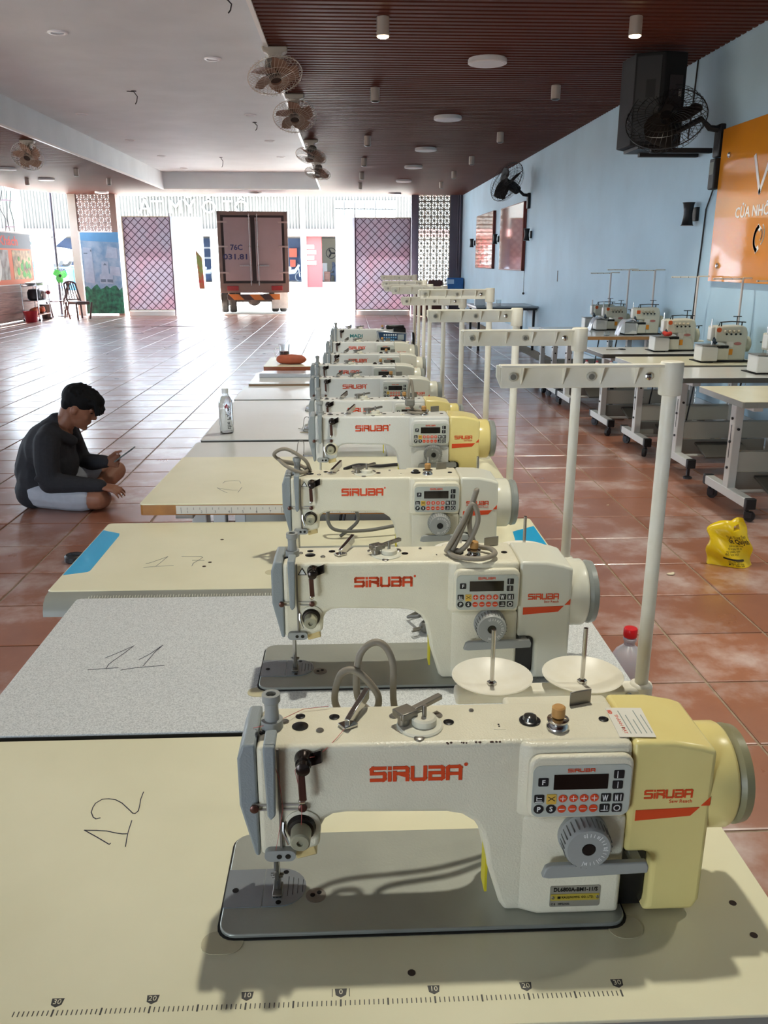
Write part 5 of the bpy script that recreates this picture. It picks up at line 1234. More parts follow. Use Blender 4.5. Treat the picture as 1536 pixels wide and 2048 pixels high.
# ------------------------------------------------------------------ thread stands
M_std = mat('ivory_stand_plastic', 'ebe7d9', .38, spec=.5, noise=.05, nscale=14, col2='e0d9c4')
def make_stand():
    t = thing('thread_stand', 'stand', 'thread stand')
    # origin at the pole foot on the table; arm runs to the left
    MB().lathe([(.022, 0), (.022, .004), (.013, .03), (.0105, .03)], n=20).cyl((0, 0, .01), (0, 0, .60), .0105, n=20).build('pole', M_std, t)
    a = MB().lathe([(.0155, .565), (.0165, .568), (.0165, .61), (.0155, .613)], n=24)
    a.box(-.245, .006, .575, -.008, .009, .608).box(-.248, -.009, .6055, -.0, .009, .6095)
    for xx in (-.215, -.155, -.10, -.05):
        a.prism([(.007, .606), (.007, .578), (-.008, .606)], xx - .0012, xx + .0012, 'x')
    a.prism([(-.245, .608), (-.252, .608), (-.252, .592), (-.245, .576)], .006, .009, 'y')
    arm = a.build('guide_arm', M_std, t, bevel=.001)
    for xx in (-.228, -.115):
        MB().lathe([(.0045, 0), (.0065, .001), (.0065, .005), (.0045, .006)], (xx, .007, .5915), (0, -1, 0), 16).build('thread_eyelet', mat('eyelet_grey', 'b9b4a4', .3), arm)
        MB().cyl((xx, .0005, .5915), (xx, .0012, .5915), .0042, n=12).build('eyelet_bore', mat('bore_grey', '77746a', .5), arm)
    MB().lathe([(.006, 0), (.006, .002), (.003, .004)], (-.03, .006, .5915), (0, -1, 0), 14).build('arm_screw', M_chr, arm)
    b = MB().lathe([(.018, .076), (.018, .104)], n=22)
    b.prism([(0, -.016), (-.30, -.016), (-.30, .016), (0, .016)], .078, .1, 'z')
    b.build('base_bar', M_std, t, bevel=.005)
    for xx in (-.096, -.241):
        d = MB().lathe([(.012, .102), (.045, .108), (.0625, .119), (.064, .121), (.0625, .122), (.045, .1115), (.012, .106)], (xx, 0, 0), n=36).build('spool_dish', M_std, t)
        MB().cyl((xx, 0, .1), (xx, 0, .2), .0035, n=12).build('spool_pin', M_chr, d)
        MB().lathe([(.008, .104), (.008, .11), (.005, .112)], (xx, 0, 0), n=6).build('pin_nut', M_chr, d)
    MB().lathe([(.006, 0), (.006, .002), (.003, .003)], (-.025, -.0165, .089), (0, -1, 0), 12).build('base_screw', M_chr, t)
    return t
ps = make_stand()
stands = [((.462, 1.19, .708), 1.0, 'ivory thread stand on the nearest sewing table', 0), ((.487, 1.78, .711), 1.0, 'ivory thread stand on the speckled grey table', 0), ((.470, 2.38, .708), 1.02, 'ivory thread stand on the table with blue corner prints', 0), ((.498, 3.02, .755), 1.0, 'ivory thread stand on the wooden-edged table', 0),
          ((.466, 3.50, .716), .99, 'ivory thread stand on the pale grey table behind the wooden-edged one', 0), ((.454, 4.08, .722), 1.02, 'ivory thread stand on the table with the water bottle', 0), ((.443, 4.66, .708), 1.03, 'ivory thread stand two tables beyond the water bottle', -4), ((.459, 5.2, .712), 1.04, 'ivory thread stand three tables beyond the water bottle', -3), ((.474, 5.77, .724), .98, 'ivory thread stand on the table with the thin brown edge', 0), ((.492, 6.37, .762), .98, 'ivory thread stand on the table with the glass mug', 0)]
for k, (loc, sz, lbl, rz) in enumerate(stands):
    o = ps if k == 0 else copy_tree(ps, None, () if k < 5 else ('eyelet_bore', 'pin_nut', 'base_screw'))
    place(o, loc, R(rz), lbl, 'ivory thread stands in the long row'); o.scale = (1, 1, sz)
# cables coiled on and behind the machines
M_cbl = mat('grey_cable', '8b8272', .5)
def cable(label, pts, r=.0042, m=None):
    # smooth through the points
    P = [Vector(p) for p in pts]; out = []
    for i in range(len(P) - 1):
        p0, p1, p2, p3 = P[max(i - 1, 0)], P[i], P[i + 1], P[min(i + 2, len(P) - 1)]
        for j in range(8):
            u = j / 8; out.append(.5 * ((2 * p1) + (p2 - p0) * u + (2 * p0 - 5 * p1 + 4 * p2 - p3) * u * u + (3 * p1 - p0 - 3 * p2 + p3) * u ** 3))
    out.append(P[-1])
    return tag(MB().tube(out, r, 8).build('cable', m or M_cbl, smooth=80), label, 'cable')
def off(o, pts): return [(o[0] + a, o[1] + b, o[2] + c) for a, b, c in pts]
cable('grey cable looped behind the nearest sewing machine', off(machines[0][0], [(.40, .175, .004), (.38, .175, .1), (.28, .165, .19), (.17, .15, .19), (.138, .14, .22), (.144, .14, .262), (.165, .14, .266), (.19, .138, .235), (.185, .14, .21), (.165, .145, .23), (.168, .145, .285), (.19, .145, .303), (.208, .14, .28), (.218, .14, .2), (.30, .15, .175), (.37, .165, .09), (.365, .17, .004)]), .0045)
cable('grey cable looped over the motor end of the second machine', off(machines[1][0], [(.36, .075, .241), (.35, .06, .243), (.36, .03, .242), (.40, .015, .243), (.428, .03, .246), (.425, .06, .246), (.40, .075, .25), (.385, .06, .30), (.395, .05, .36), (.38, .05, .31), (.355, .055, .245)]), .0048)
cable('second loop of grey cable standing on the second machine', off(machines[1][0], [(.345, .062, .242), (.352, .05, .262), (.37, .045, .3), (.388, .045, .335), (.398, .042, .305), (.38, .04, .262), (.362, .05, .242)]), .0048)
cable('grey cable wound over the head of the third machine', off(machines[2][0], [(.09, .10, .243), (.06, .11, .25), (.03, .09, .262), (.02, .07, .275), (.04, .04, .264), (.075, .04, .246), (.09, .07, .246), (.06, .1, .256), (.025, .08, .268), (.01, .06, .29), (.04, .06, .302), (.085, .06, .275), (.098, .08, .242)]), .0045)
cable('grey cable with plug standing on the fourth machine', off(machines[3][0], [(.345, .07, .243), (.37, .04, .243), (.40, .05, .244), (.405, .08, .245), (.36, .08, .25), (.345, .06, .3), (.352, .055, .345), (.36, .055, .3), (.358, .06, .26)]), .0045)
tag(MB().box(.335, .05, .262, .365, .075, .285).build('plug', mat('plug_grey', '77756c', .4), bevel=.005, loc=machines[3][0]), 'grey plug resting in the cable coil of the fourth machine', 'plug')
mat('dark_grey_cable', '5d5b54', .5)
pg_ = thing('mains_plug', 'dark grey two-pin plug lying behind the second machine by its column', 'plug', (.152, 1.60, .714))
MB().cap((0, 0, .014), .013, (.014, .03, .014), .009).build('shell', MATS['dark_grey_cable'], pg_)
MB().cyl((-.01, -.012, .018), (-.026, -.02, .018), .0025, n=8).cyl((-.012, -.006, .01), (-.028, -.014, .01), .0025, n=8).build('prong', M_stl, pg_)
MB().tube([(.014, .03, .014), (.02, .06, .02), (.0, .09, .012), (-.03, .07, .006), (-.01, .02, .03), (.0, .0, .06), (.02, .02, .09)], .004, 8).build('lead', MATS['dark_grey_cable'], pg_)
cable('dark cable lying behind the third machine under its arm', [(-.03, 2.25, .714), (.02, 2.25, .76), (.0, 2.26, .8), (-.06, 2.26, .79), (-.05, 2.24, .74), (.04, 2.25, .73), (.16, 2.27, .74), (.22, 2.28, .714)], .005, MATS['dark_grey_cable'])
cable('black cable lying under the arm of the fourth machine', [(-.02, 2.86, .76), (.03, 2.9, .765), (.1, 2.88, .765), (.17, 2.9, .765), (.24, 2.87, .765)], .006, MATS['black_cable'])

# ================================================================== OVERLOCK TABLES ALONG THE BLUE WALL
G5 = 'overlock tables along the blue wall'
M_rail = mat('pale_grey_rail', 'a8a79e', .45)
ov_tabs = [('nearest overlock table with a cream top, cut by the frame edge', 2.19, 3.17, 4.55, 5.17, .708, M_lam, M_edgeg, True),
           ('overlock table with pale top and dark grey edge, second from the camera', 2.24, 3.17, 5.55, 6.13, .708, M_lamw, M_edged, False),
           ('overlock table with cream top and grey edge, third from the camera', 2.18, 3.17, 6.26, 6.86, .708, M_lam, M_edgeg, True),
           ('overlock table with pale top and dark edge, fourth from the camera', 2.14, 3.17, 7.07, 7.66, .708, M_lamw, M_edged, True),
           ('overlock table with tan wooden edge', 2.12, 3.17, 8.28, 8.85, .752, M_lamw, mat('tan_wood_edge', 'b98a56', .45, noise=.2, nscale=12), True),
           ('overlock table behind the one with the tan wooden edge', 2.12, 3.17, 8.88, 9.44, .752, M_lamw, M_edged, True),
           ('furthest overlock table with a pale top', 2.14, 3.17, 9.55, 10.12, .708, M_lamw, M_edgeg, True)]
ov_t = []
for lbl, x0, x1, y0, y1, z, mt, me, cs in ov_tabs:
    t = sewing_table(lbl, x0, x1, y0, y1, z, mt, me, group=G5, castors=cs, thick=.036)
    ov_t.append(t)
    MB().box(.15, (y1 - y0) / 2 + .04, .10, x1 - x0 - .15, (y1 - y0) / 2 + .06, .22).build('rear_rail', M_rail, t, bevel=.003)
for t, (lbl, x0, x1, y0, y1, z, mt, me, cs) in zip(ov_t[:4], ov_tabs[:4]):
    c = MB()
    for k in range(26): c.tube([(.62 + .004 * math.cos(a), .40 + .004 * math.sin(a) * (k % 2), z - .05 - k * .021 + .012 * math.sin(a)) for a in (0, PI / 2, PI, 3 * PI / 2)], .0016, 4, closed=True)
    c.build('treadle_chain', M_chr, t)

# overlock machines
M_ov = mat('overlock_enamel', 'cfccb8', .35, noise=.06, nscale=9)
M_ov2 = mat('overlock_cover', 'b9b49a', .35)
def make_overlock(kind=0):
    t = thing('overlock_machine', 'overlock machine', 'overlock machine')
    # origin: front-left of the foot on the table top; front faces -y
    MB().box(.10, .03, 0, .40, .2, .012).box(.0, -.02, 0, .10, .2, .006).build('base_plate', M_gask, t)
    MB().prism([(.0, .012), (.13, .012), (.13, .118), (.0, .13)], -.03, .12, 'y').build('cloth_box', mat('overlock_white', 'd9d8d0', .35), t, bevel=.008, seg=3)
    MB().box(-.004, -.034, .128, .14, .12, .134).build('cloth_plate', M_stl, t, bevel=.002)
    b = MB().prism([(.10, .012), (.37, .012), (.375, .22), (.36, .262), (.33, .275), (.12, .268), (.12, .15), (.21, .15), (.21, .118), (.13, .118), (.13, .06), (.10, .06)], .03, .19, 'y')
    body = b.build('body', M_ov, t, bevel=.012, seg=3)
    MB().box(.13, .0, .02, .225, .032, .112).build('looper_cover', M_ov if kind != 2 else M_ov2, t, bevel=.004)
    MB().prism([(.092, .165), (.125, .165), (.125, .268), (.092, .262)], .05, .12, 'y').build('head', mat('overlock_white', 'd9d8d0', .35), t, bevel=.006)
    MB().cyl((.105, .085, .262), (.105, .085, .325), .006, n=10).cyl((.118, .075, .16), (.118, .075, .135), .008, n=10).build('needle_bar', M_chr, t)
    MB().ball((.13, .05, .165), (.022, .02, .03)).build('finger_guard', mat('smoke_plastic', '3a4650', .1), t)
    for k in range(4):
        kn = MB().lathe([(.013, 0), (.013, .006), (.009, .012), (.009, .026), (.005, .028)], (.19 + k * .036, .03, .232 - .006 * k * 0), (0, -1, 0), 14).build('tension_knob', mat('knob_ivory', 'b8b09a', .4), t)
        MB().lathe([(.008, 0), (.008, .006)], (.205 + k * .036, .03, .212), (0, -1, 0), 10).build('thread_disc', M_blk, kn)
    MB().prism(rrect(.126, .226, .162, .262, .016, 4) if kind != 1 else rrect(.128, .21, .165, .245, .004, 2), .027, .0305, 'y').build('badge', mat('badge_orange', 'd2581e', .4), t)
    MB().box(.215, .026, .115, .265, .0305, .155).build('pale_label', mat('label_paper', 'dcd8cc', .6), t)
    MB().box(.215, .025, .055, .265, .0305, .1).build('warning_label', mat('warning_orange', 'd98a1a', .5), t)
    MB().prism([(.30 + .03 * math.cos(R(a)), .14 + .012 * math.sin(R(a))) for a in range(0, 360, 20)], .027, .0305, 'y').build('maker_badge', mat('badge_red', 'b5756a', .4), t)
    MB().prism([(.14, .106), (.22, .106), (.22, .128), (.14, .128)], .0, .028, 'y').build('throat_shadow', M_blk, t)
    hw = MB().lathe([(.045, .375), (.06, .38), (.06, .42), (.052, .428), (.02, .43)], (0, .12, .13), (1, 0, 0), 24).build('handwheel', M_ov2, t)
    g = MB().tube([(.15, .06, .27), (.16, .06, .3), (.25, .06, .305), (.36, .06, .3)], .004, 6)
    for xx in (.17, .33): g.cyl((xx, .06, .268), (xx, .06, .302), .005, n=8)
    g.build('thread_rail', M_blk, t)
    MB().cyl((.33, .15, .27), (.33, .15, .335), .004, n=8).obox((.33, .15, .338), (.032, .004, 0), (-.001, .006, 0), (0, 0, .003)).build('thread_tee', M_blk, t)
    return t
ov0, ov1 = make_overlock(0), make_overlock(1)
ovs = [(ov0, (2.80, 5.72, .708), 'overlock machine cut by the right frame edge', 1.0), (None, (2.70, 6.42, .708), 'overlock machine with orange badge and red oval badge, nearest whole one', 1.0), (None, (2.62, 7.22, .708), 'overlock machine with red cloth tucked under its foot', 1.0),
       (ov1, (2.74, 8.40, .752), 'overlock machine with square orange badge and a plastic sheet on its plate', .97), (None, (2.62, 8.98, .752), 'overlock machine with white sheet on its plate behind the square-badged one', .9), (None, (2.70, 9.72, .708), 'furthest overlock machine, leftmost of the row', 1.0)]
for k, (o, loc, lbl, s) in enumerate(ovs):
    o = o or copy_tree(ov0)
    place(o, loc, 0, lbl, 'overlock machines along the blue wall'); o.scale = (s, s, s)
# scraps on the overlocks
rg = MB().ball((0, 0, 0), (.03, .03, .022)).ball((.03, .01, .005), (.02, .02, .02)).ball((-.02, .015, .01), (.02, .018, .018))
tag(remesh(rg, 'cloth_scrap', mat('red_cloth', 'c2392e', .8), voxel=.006), 'small red cloth scrap on an overlock plate', 'cloth').location = (2.74, 7.24, .855)
def wrap(label, loc, rz, w, d, h):
    vs = []; fs = []; N = 8
    for s in (0, 1):
        for j in range(N + 1):
            for i in range(N + 1):
                u, v = i / N, j / N
                zz = h + .008 * math.sin(u * 11 + v * 5) if u > .35 else h * (u / .35) ** .6 + .01 * math.sin(v * 13)
                vs.append((w * u, d * v + .006 * math.sin(u * 9), zz + s * .0015))
    n1 = (N + 1) ** 2
    for j in range(N):
        for i in range(N):
            a = j * (N + 1) + i; fs += [(a + N + 1, a + N + 2, a + 1, a), (n1 + a, n1 + a + 1, n1 + a + N + 2, n1 + a + N + 1)]
    for i in range(N):
        fs += [(i, i + 1, n1 + i + 1, n1 + i), (N * (N + 1) + i + 1, N * (N + 1) + i, n1 + N * (N + 1) + i, n1 + N * (N + 1) + i + 1)]
        fs += [((i + 1) * (N + 1), i * (N + 1), n1 + i * (N + 1), n1 + (i + 1) * (N + 1)), (i * (N + 1) + N, (i + 1) * (N + 1) + N, n1 + (i + 1) * (N + 1) + N, n1 + i * (N + 1) + N)]
    o = tag(MB().add(vs, fs).build('plastic_sheet', mat('silver_plastic', 'cfd3da', .2, metal=.2), smooth=60), label, 'plastic sheet')
    o.location = loc; o.rotation_euler = (0, 0, rz)
wrap('crumpled silver plastic sheet over the square-badged overlock plate', (2.66, 8.30, .755), 0, .17, .14, .145)
wrap('white plastic sheet over the plate of the overlock behind', (2.545, 8.90, .755), 0, .15, .13, .128)
# their thread stands
def make_ovstand():
    t = thing('overlock_thread_stand', 'stand', 'thread stand')
    MB().lathe([(.02, 0), (.02, .01), (.009, .02)]).cyl((0, 0, 0), (0, 0, .62), .009, n=12).build('pole', mat('pale_pink_grey', 'd3c9c2', .4), t)
    a = MB().box(-.24, -.006, .612, .0, .006, .622).box(0, -.006, .618, .1, .006, .628)
    arm = a.build('cross_arm', M_std, t, bevel=.002)
    for k in range(4): MB().cyl((-.23 + k * .07, -.0075, .617), (-.23 + k * .07, .0075, .617), .0035, n=8).build('thread_eyelet', M_blk, arm)
    MB().box(-.16, -.03, .06, .10, .03, .075).build('spool_tray', M_std, t, bevel=.004)
    for k in range(3):
        p = MB().cyl((-.13 + k * .09, 0, .075), (-.13 + k * .09, 0, .2), .003, n=6).build('spool_pin', M_stl, t)
        MB().obox((-.13 + k * .09, 0, .2), (.03, 0, .002), (0, .004, 0), (0, 0, .003)).cyl((-.13 + k * .09, 0, .18), (-.13 + k * .09, 0, .2), .006, n=6).build('spool_cap', M_blk, p)
    return t
os0 = make_ovstand()
for k, (loc, lbl) in enumerate((((3.09, 5.95, .708), 'thin overlock thread stand on the second overlock table, cut by the frame edge'), ((3.10, 6.70, .708), 'thin overlock thread stand in front of the orange sign'), ((3.06, 7.48, .708), 'thin overlock thread stand left of the orange sign'), ((3.08, 8.62, .752), 'tallest-looking thin overlock thread stand, middle of the row'), ((3.04, 9.30, .752), 'thin overlock thread stand, second from the street'), ((3.05, 9.98, .708), 'thin overlock thread stand nearest the street'))):
    place(os0 if k == 0 else copy_tree(os0), loc, 0, lbl, 'overlock thread stands along the blue wall')
# tools and jars on the tables
sc = thing('scissors', 'steel scissors lying on a pale overlock table', 'scissors', (2.35, 7.4, .709), R(15))
MB().prism([(-.09, 0), (.04, .006), (.04, -.002)], 0, .003, 'z').prism([(-.09, .004), (.04, -.004), (.04, .004)], .003, .006, 'z').build('blades', M_stl, sc)
for s in (-1, 1): MB().tube([(.065 + .025 * math.cos(a * PI / 5), s * .017 + .013 * math.sin(a * PI / 5), .004) for a in range(10)], .004, 6, closed=True).build('handle_loop', M_black, sc)
gj = MB().lathe([(.02, 0), (.028, .004), (.028, .035), (.026, .036), (.026, .008), (.02, .006)], n=18)
tag(gj.build('glass_jar', mat('clear_glass', 'f2f5f5', .03, trans=.95, ior=1.3), loc=(2.55, 8.34, .753)), 'small clear jar on the tan-edged overlock table', 'jar')
ob = thing('oil_tray', 'dark tray on a short stand between the overlock tables', 'tray', (2.52, 7.97, 0))
MB().box(-.3, -.12, .44, .3, .12, .455).box(-.3, -.12, .455, .3, -.11, .48).box(-.3, .11, .455, .3, .12, .48).box(-.02, -.02, 0, .02, .02, .44).box(-.12, -.1, 0, .12, .1, .02).build('tray', M_black, ob, bevel=.003)
for k, (dx, dy) in enumerate(((-.25, .02), (-.17, -.05), (-.02, .0), (.08, .05), (.17, -.03))):
    t = thing('oil_bottle', ('white bottle with red cap at the left end of the dark tray', 'white bottle with red cap, second on the dark tray', 'white bottle with red cap in the middle of the dark tray', 'white bottle with red cap, fourth on the dark tray', 'white bottle with red cap at the right end of the dark tray')[k], 'bottle', (2.52 + dx, 7.97 + dy, .456), 0, 'oil bottles on the dark tray')
    MB().lathe([(.02, 0), (.025, .004), (.025, .06), (.012, .08), (.01, .09)]).build('body', mat('milky_plastic', 'dedcdc', .4), t)
    MB().cyl((0, 0, .085), (0, 0, .1), .012, n=12).build('cap', mat('dull_red_cap', 'a84a52', .4), t)

# far table by the wall
ft = thing('side_table', 'narrow dark-legged table by the blue wall near the street', 'table', (2.2, 14.4, 0))
MB().box(-.06, -.05, .70, .99, 1.1, .73).build('tabletop', mat('grey_top', '8b9296', .25), ft, bevel=.004)
MB().box(-.04, -.03, .665, .97, 1.08, .70).build('apron', M_black, ft)
for x_ in (.0, .93):
    for y_ in (0, 1.0): MB().box(x_ - .02, y_ - .02, 0, x_ + .02, y_ + .02, .67).build('leg', M_black, ft, bevel=.002)
bx = thing('pale_carton', 'pale upright carton on the far side table', 'box', (2.26, 14.75, .73))
MB().box(-.09, -.06, 0, .09, .06, .24).build('carton', mat('carton_white', 'd5dadb', .5), bx, bevel=.006)
MB().box(-.092, -.062, .2, .092, .062, .205).build('lid_seam', mat('seam_grey', '9aa4a8', .5), bx)
gl = thing('glass_cup', 'small clear cup on the far side table', 'cup', (2.56, 14.6, .73))
MB().lathe([(.03, 0), (.04, .004), (.045, .1), (.042, .1), (.037, .008), (.02, .006)], n=18).build('cup', mat('clear_glass', 'f2f5f5', .03, trans=.95, ior=1.3), gl)
# blue crate, brown chair and oddments below the tall breeze-block screen
bc = thing('blue_crate', 'blue crate on a stand by the corner of the blue wall', 'crate', (2.93, 23.9, 0))
MB().box(-.2, -.15, .72, .24, .15, 1.02).build('crate', mat('blue_plastic', '2f6aa8', .4, noise=.2, nscale=8), bc, bevel=.02)
MB().box(-.2, -.156, .86, -.02, -.15, .98).build('crate_label', mat('pale_blue_label', 'a9c4dc', .5), bc)
for x_ in (-.17, .2):
    for y_ in (-.12, .12): MB().box(x_ - .02, y_ - .02, 0, x_ + .02, y_ + .02, .72).build('stand_leg', M_st, bc)
MB().box(-.2, -.15, .3, .24, .15, .33).build('stand_shelf', mat('dark_wood', '4a2c26', .5), bc)
bk = thing('brown_chair', 'dark brown chair in front of the tall breeze-block screen', 'chair', (2.42, 23.8, 0))
MB().prism(rrect(-.2, .5, .2, .96, .06), .16, .2, 'y').build('backrest', mat('dark_brown_vinyl', '4a2a26', .4), bk, bevel=.01)
MB().box(-.21, -.2, .42, .21, .2, .48).build('seat', MATS['dark_brown_vinyl'], bk, bevel=.02)
for x_ in (-.18, .18):
    for y_ in (-.17, .17): MB().cyl((x_, y_, 0), (x_, y_, .45), .014, n=8).build('leg', M_black, bk)
bk2 = thing('brown_cabinet', 'low dark brown cabinet against the tall breeze-block screen', 'cabinet', (2.35, 24.25, 0))
MB().box(-.5, -.14, .04, .3, .16, .62).build('carcass', MATS['dark_wood'], bk2, bevel=.006)
for s in (-.48, -.09): 
    d = MB().box(s, -.155, .08, s + .37, -.14, .58).build('door', mat('dark_wood2', '5a332b', .45), bk2, bevel=.004)
    MB().cyl((s + .32, -.17, .35), (s + .32, -.155, .35), .012, n=10).build('knob', M_st, d)
MB().box(-.48, -.12, 0, .28, .14, .04).build('plinth', M_black, bk2)

# ================================================================== PERSON SITTING CROSS-LEGGED
random.seed(11)
M_skin = mat('warm_skin', '8f5f48', .5, noise=.1, nscale=12, sss=.05)
M_knit = mat('charcoal_sweater', '26262b', .85, noise=.15, nscale=60, bump=.3, bscale=260)
M_short = mat('grey_shorts', 'a9adb6', .8, noise=.1, nscale=20)
M_hair = mat('black_hair', '0b0a0b', .75, spec=.25, bump=.5, bscale=150)
def chain(mb, pts, n=12):
    for (p, r), (q, s) in zip(pts, pts[1:]): mb.cap(p, r, q, s, n)
    return mb
B = MB()
# head: skull, jaw, nose, lips, brow, ears, neck
rt = Matrix.Rotation(R(28), 3, 'Y')      # head bowed towards the phone
HC = Vector((-1.638, 5.15, .612))
def hp(x, y, z): return HC + rt @ Vector((x, y, z))      # x forward, z up in head space
B.ball(HC, (.098, .078, .105), 20, 14, rt)
B.ball(hp(.03, 0, -.055), (.062, .058, .075), 16, 10, rt)
B.cap(hp(.045, 0, -.10), .034, hp(.072, 0, -.112), .02)                       # chin
B.cap(hp(.088, 0, .012), .012, hp(.108, 0, -.028), .0135)                     # nose
B.ball(hp(.098, .012, -.035), .010, 8, 6).ball(hp(.098, -.012, -.035), .010, 8, 6)
B.cap(hp(.088, -.014, -.066), .009, hp(.088, .014, -.066), .009)              # upper lip
B.cap(hp(.084, -.012, -.078), .009, hp(.084, .012, -.078), .009)              # lower lip
B.cap(hp(.080, -.045, .022), .012, hp(.080, .045, .022), .012)                # brow
for s in (-1, 1):
    B.ball(hp(-.008, s * .086, -.018), (.022, .012, .034), 12, 8, rt)         # ear
    B.ball(hp(.058, s * .040, -.035), (.026, .02, .026), 10, 8, rt)           # cheek
chain(B, [(hp(-.045, 0, -.045), .060), ((-1.725, 5.15, .535), .060), ((-1.775, 5.15, .48), .075), ((-1.79, 5.15, .44), .09)])
# trunk
chain(B, [((-1.80, 5.15, .45), .10), ((-1.88, 5.15, .33), .125), ((-1.92, 5.15, .20), .125), ((-1.90, 5.15, .11), .11)])
# arms
SN, EN, WN = (-1.805, 4.98, .425), (-1.80, 4.945, .185), (-1.50, 4.95, .160)
SF, EF, WF = (-1.79, 5.32, .43), (-1.73, 5.36, .215), (-1.535, 5.24, .243)
for S_, E_, W_ in ((SN, EN, WN), (SF, EF, WF)): chain(B, [(S_, .055), (E_, .043), (W_, .027)])
# legs: near knee towards the camera side, far knee away, shins crossed
chain(B, [((-1.88, 5.06, .10), .088), ((-1.70, 5.0, .088), .080), ((-1.53, 4.97, .080), .072)])
chain(B, [((-1.52, 4.975, .078), .068), ((-1.55, 5.12, .065), .055), ((-1.63, 5.27, .05), .038), ((-1.655, 5.32, .045), .035)])
chain(B, [((-1.88, 5.25, .11), .088), ((-1.70, 5.34, .125), .076), ((-1.535, 5.42, .145), .062)])
chain(B, [((-1.53, 5.415, .14), .058), ((-1.56, 5.30, .11), .054), ((-1.63, 5.18, .07), .038), ((-1.66, 5.13, .05), .034)])
for a_, b_ in (((-1.66, 5.33, .035), (-1.56, 5.36, .03)), ((-1.67, 5.12, .035), (-1.58, 5.085, .03))): B.cap(a_, .034, b_, .026)
# near hand: relaxed on the knee, fingers hanging over
def hand(mb, wrist, palm_end, across, fl, spread, curl, thumb):
    w, p, ac = Vector(wrist), Vector(palm_end), Vector(across).normalized()
    d = (p - w).normalized(); nrm = d.cross(ac).normalized()
    for k in range(4):
        o_ = ac * (k - 1.5) * .019
        mb.cap(w + o_ * .55, .0145, p + o_, .0125, 10)
    for k in range(4):
        base = p + ac * (k - 1.5) * .020; L = fl[k]
        v = (d + ac * spread * (k - 1.5)).normalized(); pt = base
        for j, part in enumerate((.45, .32, .23)):
            v = (v + nrm * curl[j]).normalized(); q = pt + v * L * part
            mb.cap(pt, .0092 - .0008 * j, q, .0086 - .0008 * j, 8); pt = q
    tb, t1, t2 = (Vector(x) for x in thumb)
    mb.cap(tb, .013, t1, .010, 8); mb.cap(t1, .0098, t2, .008, 8)
hand(B, WN, (-1.425, 4.945, .145), (-.25, -1, -.25), (.07, .08, .074, .058), .12, (.35, .55, .5), ((-1.47, 4.985, .145), (-1.43, 5.0, .12), (-1.405, 4.995, .098)))
hand(B, WF, (-1.468, 5.205, .252), (-.1, -.35, -.95), (.062, .072, .068, .055), .1, (-.25, -.75, -.8), ((-1.515, 5.225, .275), (-1.465, 5.20, .312), (-1.428, 5.19, .322)))
person = remesh(B, 'person', M_skin, voxel=.0065, smooth=5)
tag(person, 'person sitting cross-legged on the floor in a charcoal sweater, looking at a phone', 'person')
# sweater
Sw = MB()
chain(Sw, [((-1.81, 5.15, .46), .088), ((-1.82, 5.15, .43), .115), ((-1.885, 5.15, .33), .148), ((-1.925, 5.15, .21), .152), ((-1.925, 5.15, .12), .135), ((-1.93, 5.15, .07), .12)])
Sw.ball((-1.85, 5.15, .36), (.15, .20, .16)).ball((-1.90, 5.15, .17), (.165, .19, .16)).ball((-1.80, 5.15, .26), (.11, .17, .15))
Sw.cap((-1.80, 5.05, .46), .07, (-1.805, 4.985, .42), .078).cap((-1.79, 5.25, .46), .07, (-1.79, 5.32, .425), .076)
chain(Sw, [(SN, .076), ((-1.81, 4.955, .30), .074), (EN, .066), ((-1.66, 4.945, .172), .056), ((-1.505, 4.95, .162), .041)])
chain(Sw, [(SF, .074), (EF, .062), ((-1.64, 5.30, .228), .054), ((-1.545, 5.245, .242), .041)])
chain(Sw, [((-1.785, 5.15, .505), .072), ((-1.81, 5.15, .47), .09)])
chain(Sw, [((-1.70, 5.12, .405), .035), ((-1.765, 5.03, .455), .05)]); chain(Sw, [((-1.70, 5.18, .405), .035), ((-1.765, 5.27, .455), .05)])
Sw.ball((-1.965, 5.15, .10), (.115, .175, .105)).ball((-1.955, 5.06, .09), (.10, .09, .095))
# folds
for a_, b_ in (((-1.86, 4.90, .22), (-1.74, 4.895, .17)), ((-1.80, 4.91, .25), (-1.86, 4.935, .36)), ((-1.76, 5.0, .3), (-1.78, 5.04, .12))): Sw.cap(a_, .016, b_, .012)
remesh(Sw, 'sweater', M_knit, person, voxel=.0085, smooth=5, label='charcoal long-sleeved sweater')
# shorts
Sh = MB()
chain(Sh, [((-1.90, 5.06, .105), .106), ((-1.72, 5.0, .092), .096), ((-1.625, 4.985, .088), .093)])
chain(Sh, [((-1.90, 5.25, .115), .104), ((-1.74, 5.32, .125), .088), ((-1.665, 5.36, .135), .084)])
Sh.ball((-1.92, 5.15, .10), (.12, .17, .098))
for a_, b_ in (((-1.80, 4.935, .07), (-1.68, 4.925, .10)), ((-1.82, 4.95, .13), (-1.70, 4.93, .14)), ((-1.84, 4.97, .16), (-1.76, 4.96, .155))): Sh.cap(a_, .014, b_, .01)
sh = remesh(Sh, 'shorts', M_short, person, voxel=.008, smooth=4, label='pale grey shorts')
# keep everything above the floor
for o in (person, sh) + tuple(KIDS[person]):
    for v in o.data.vertices:
        if v.co.z < .0015: v.co.z = .0015
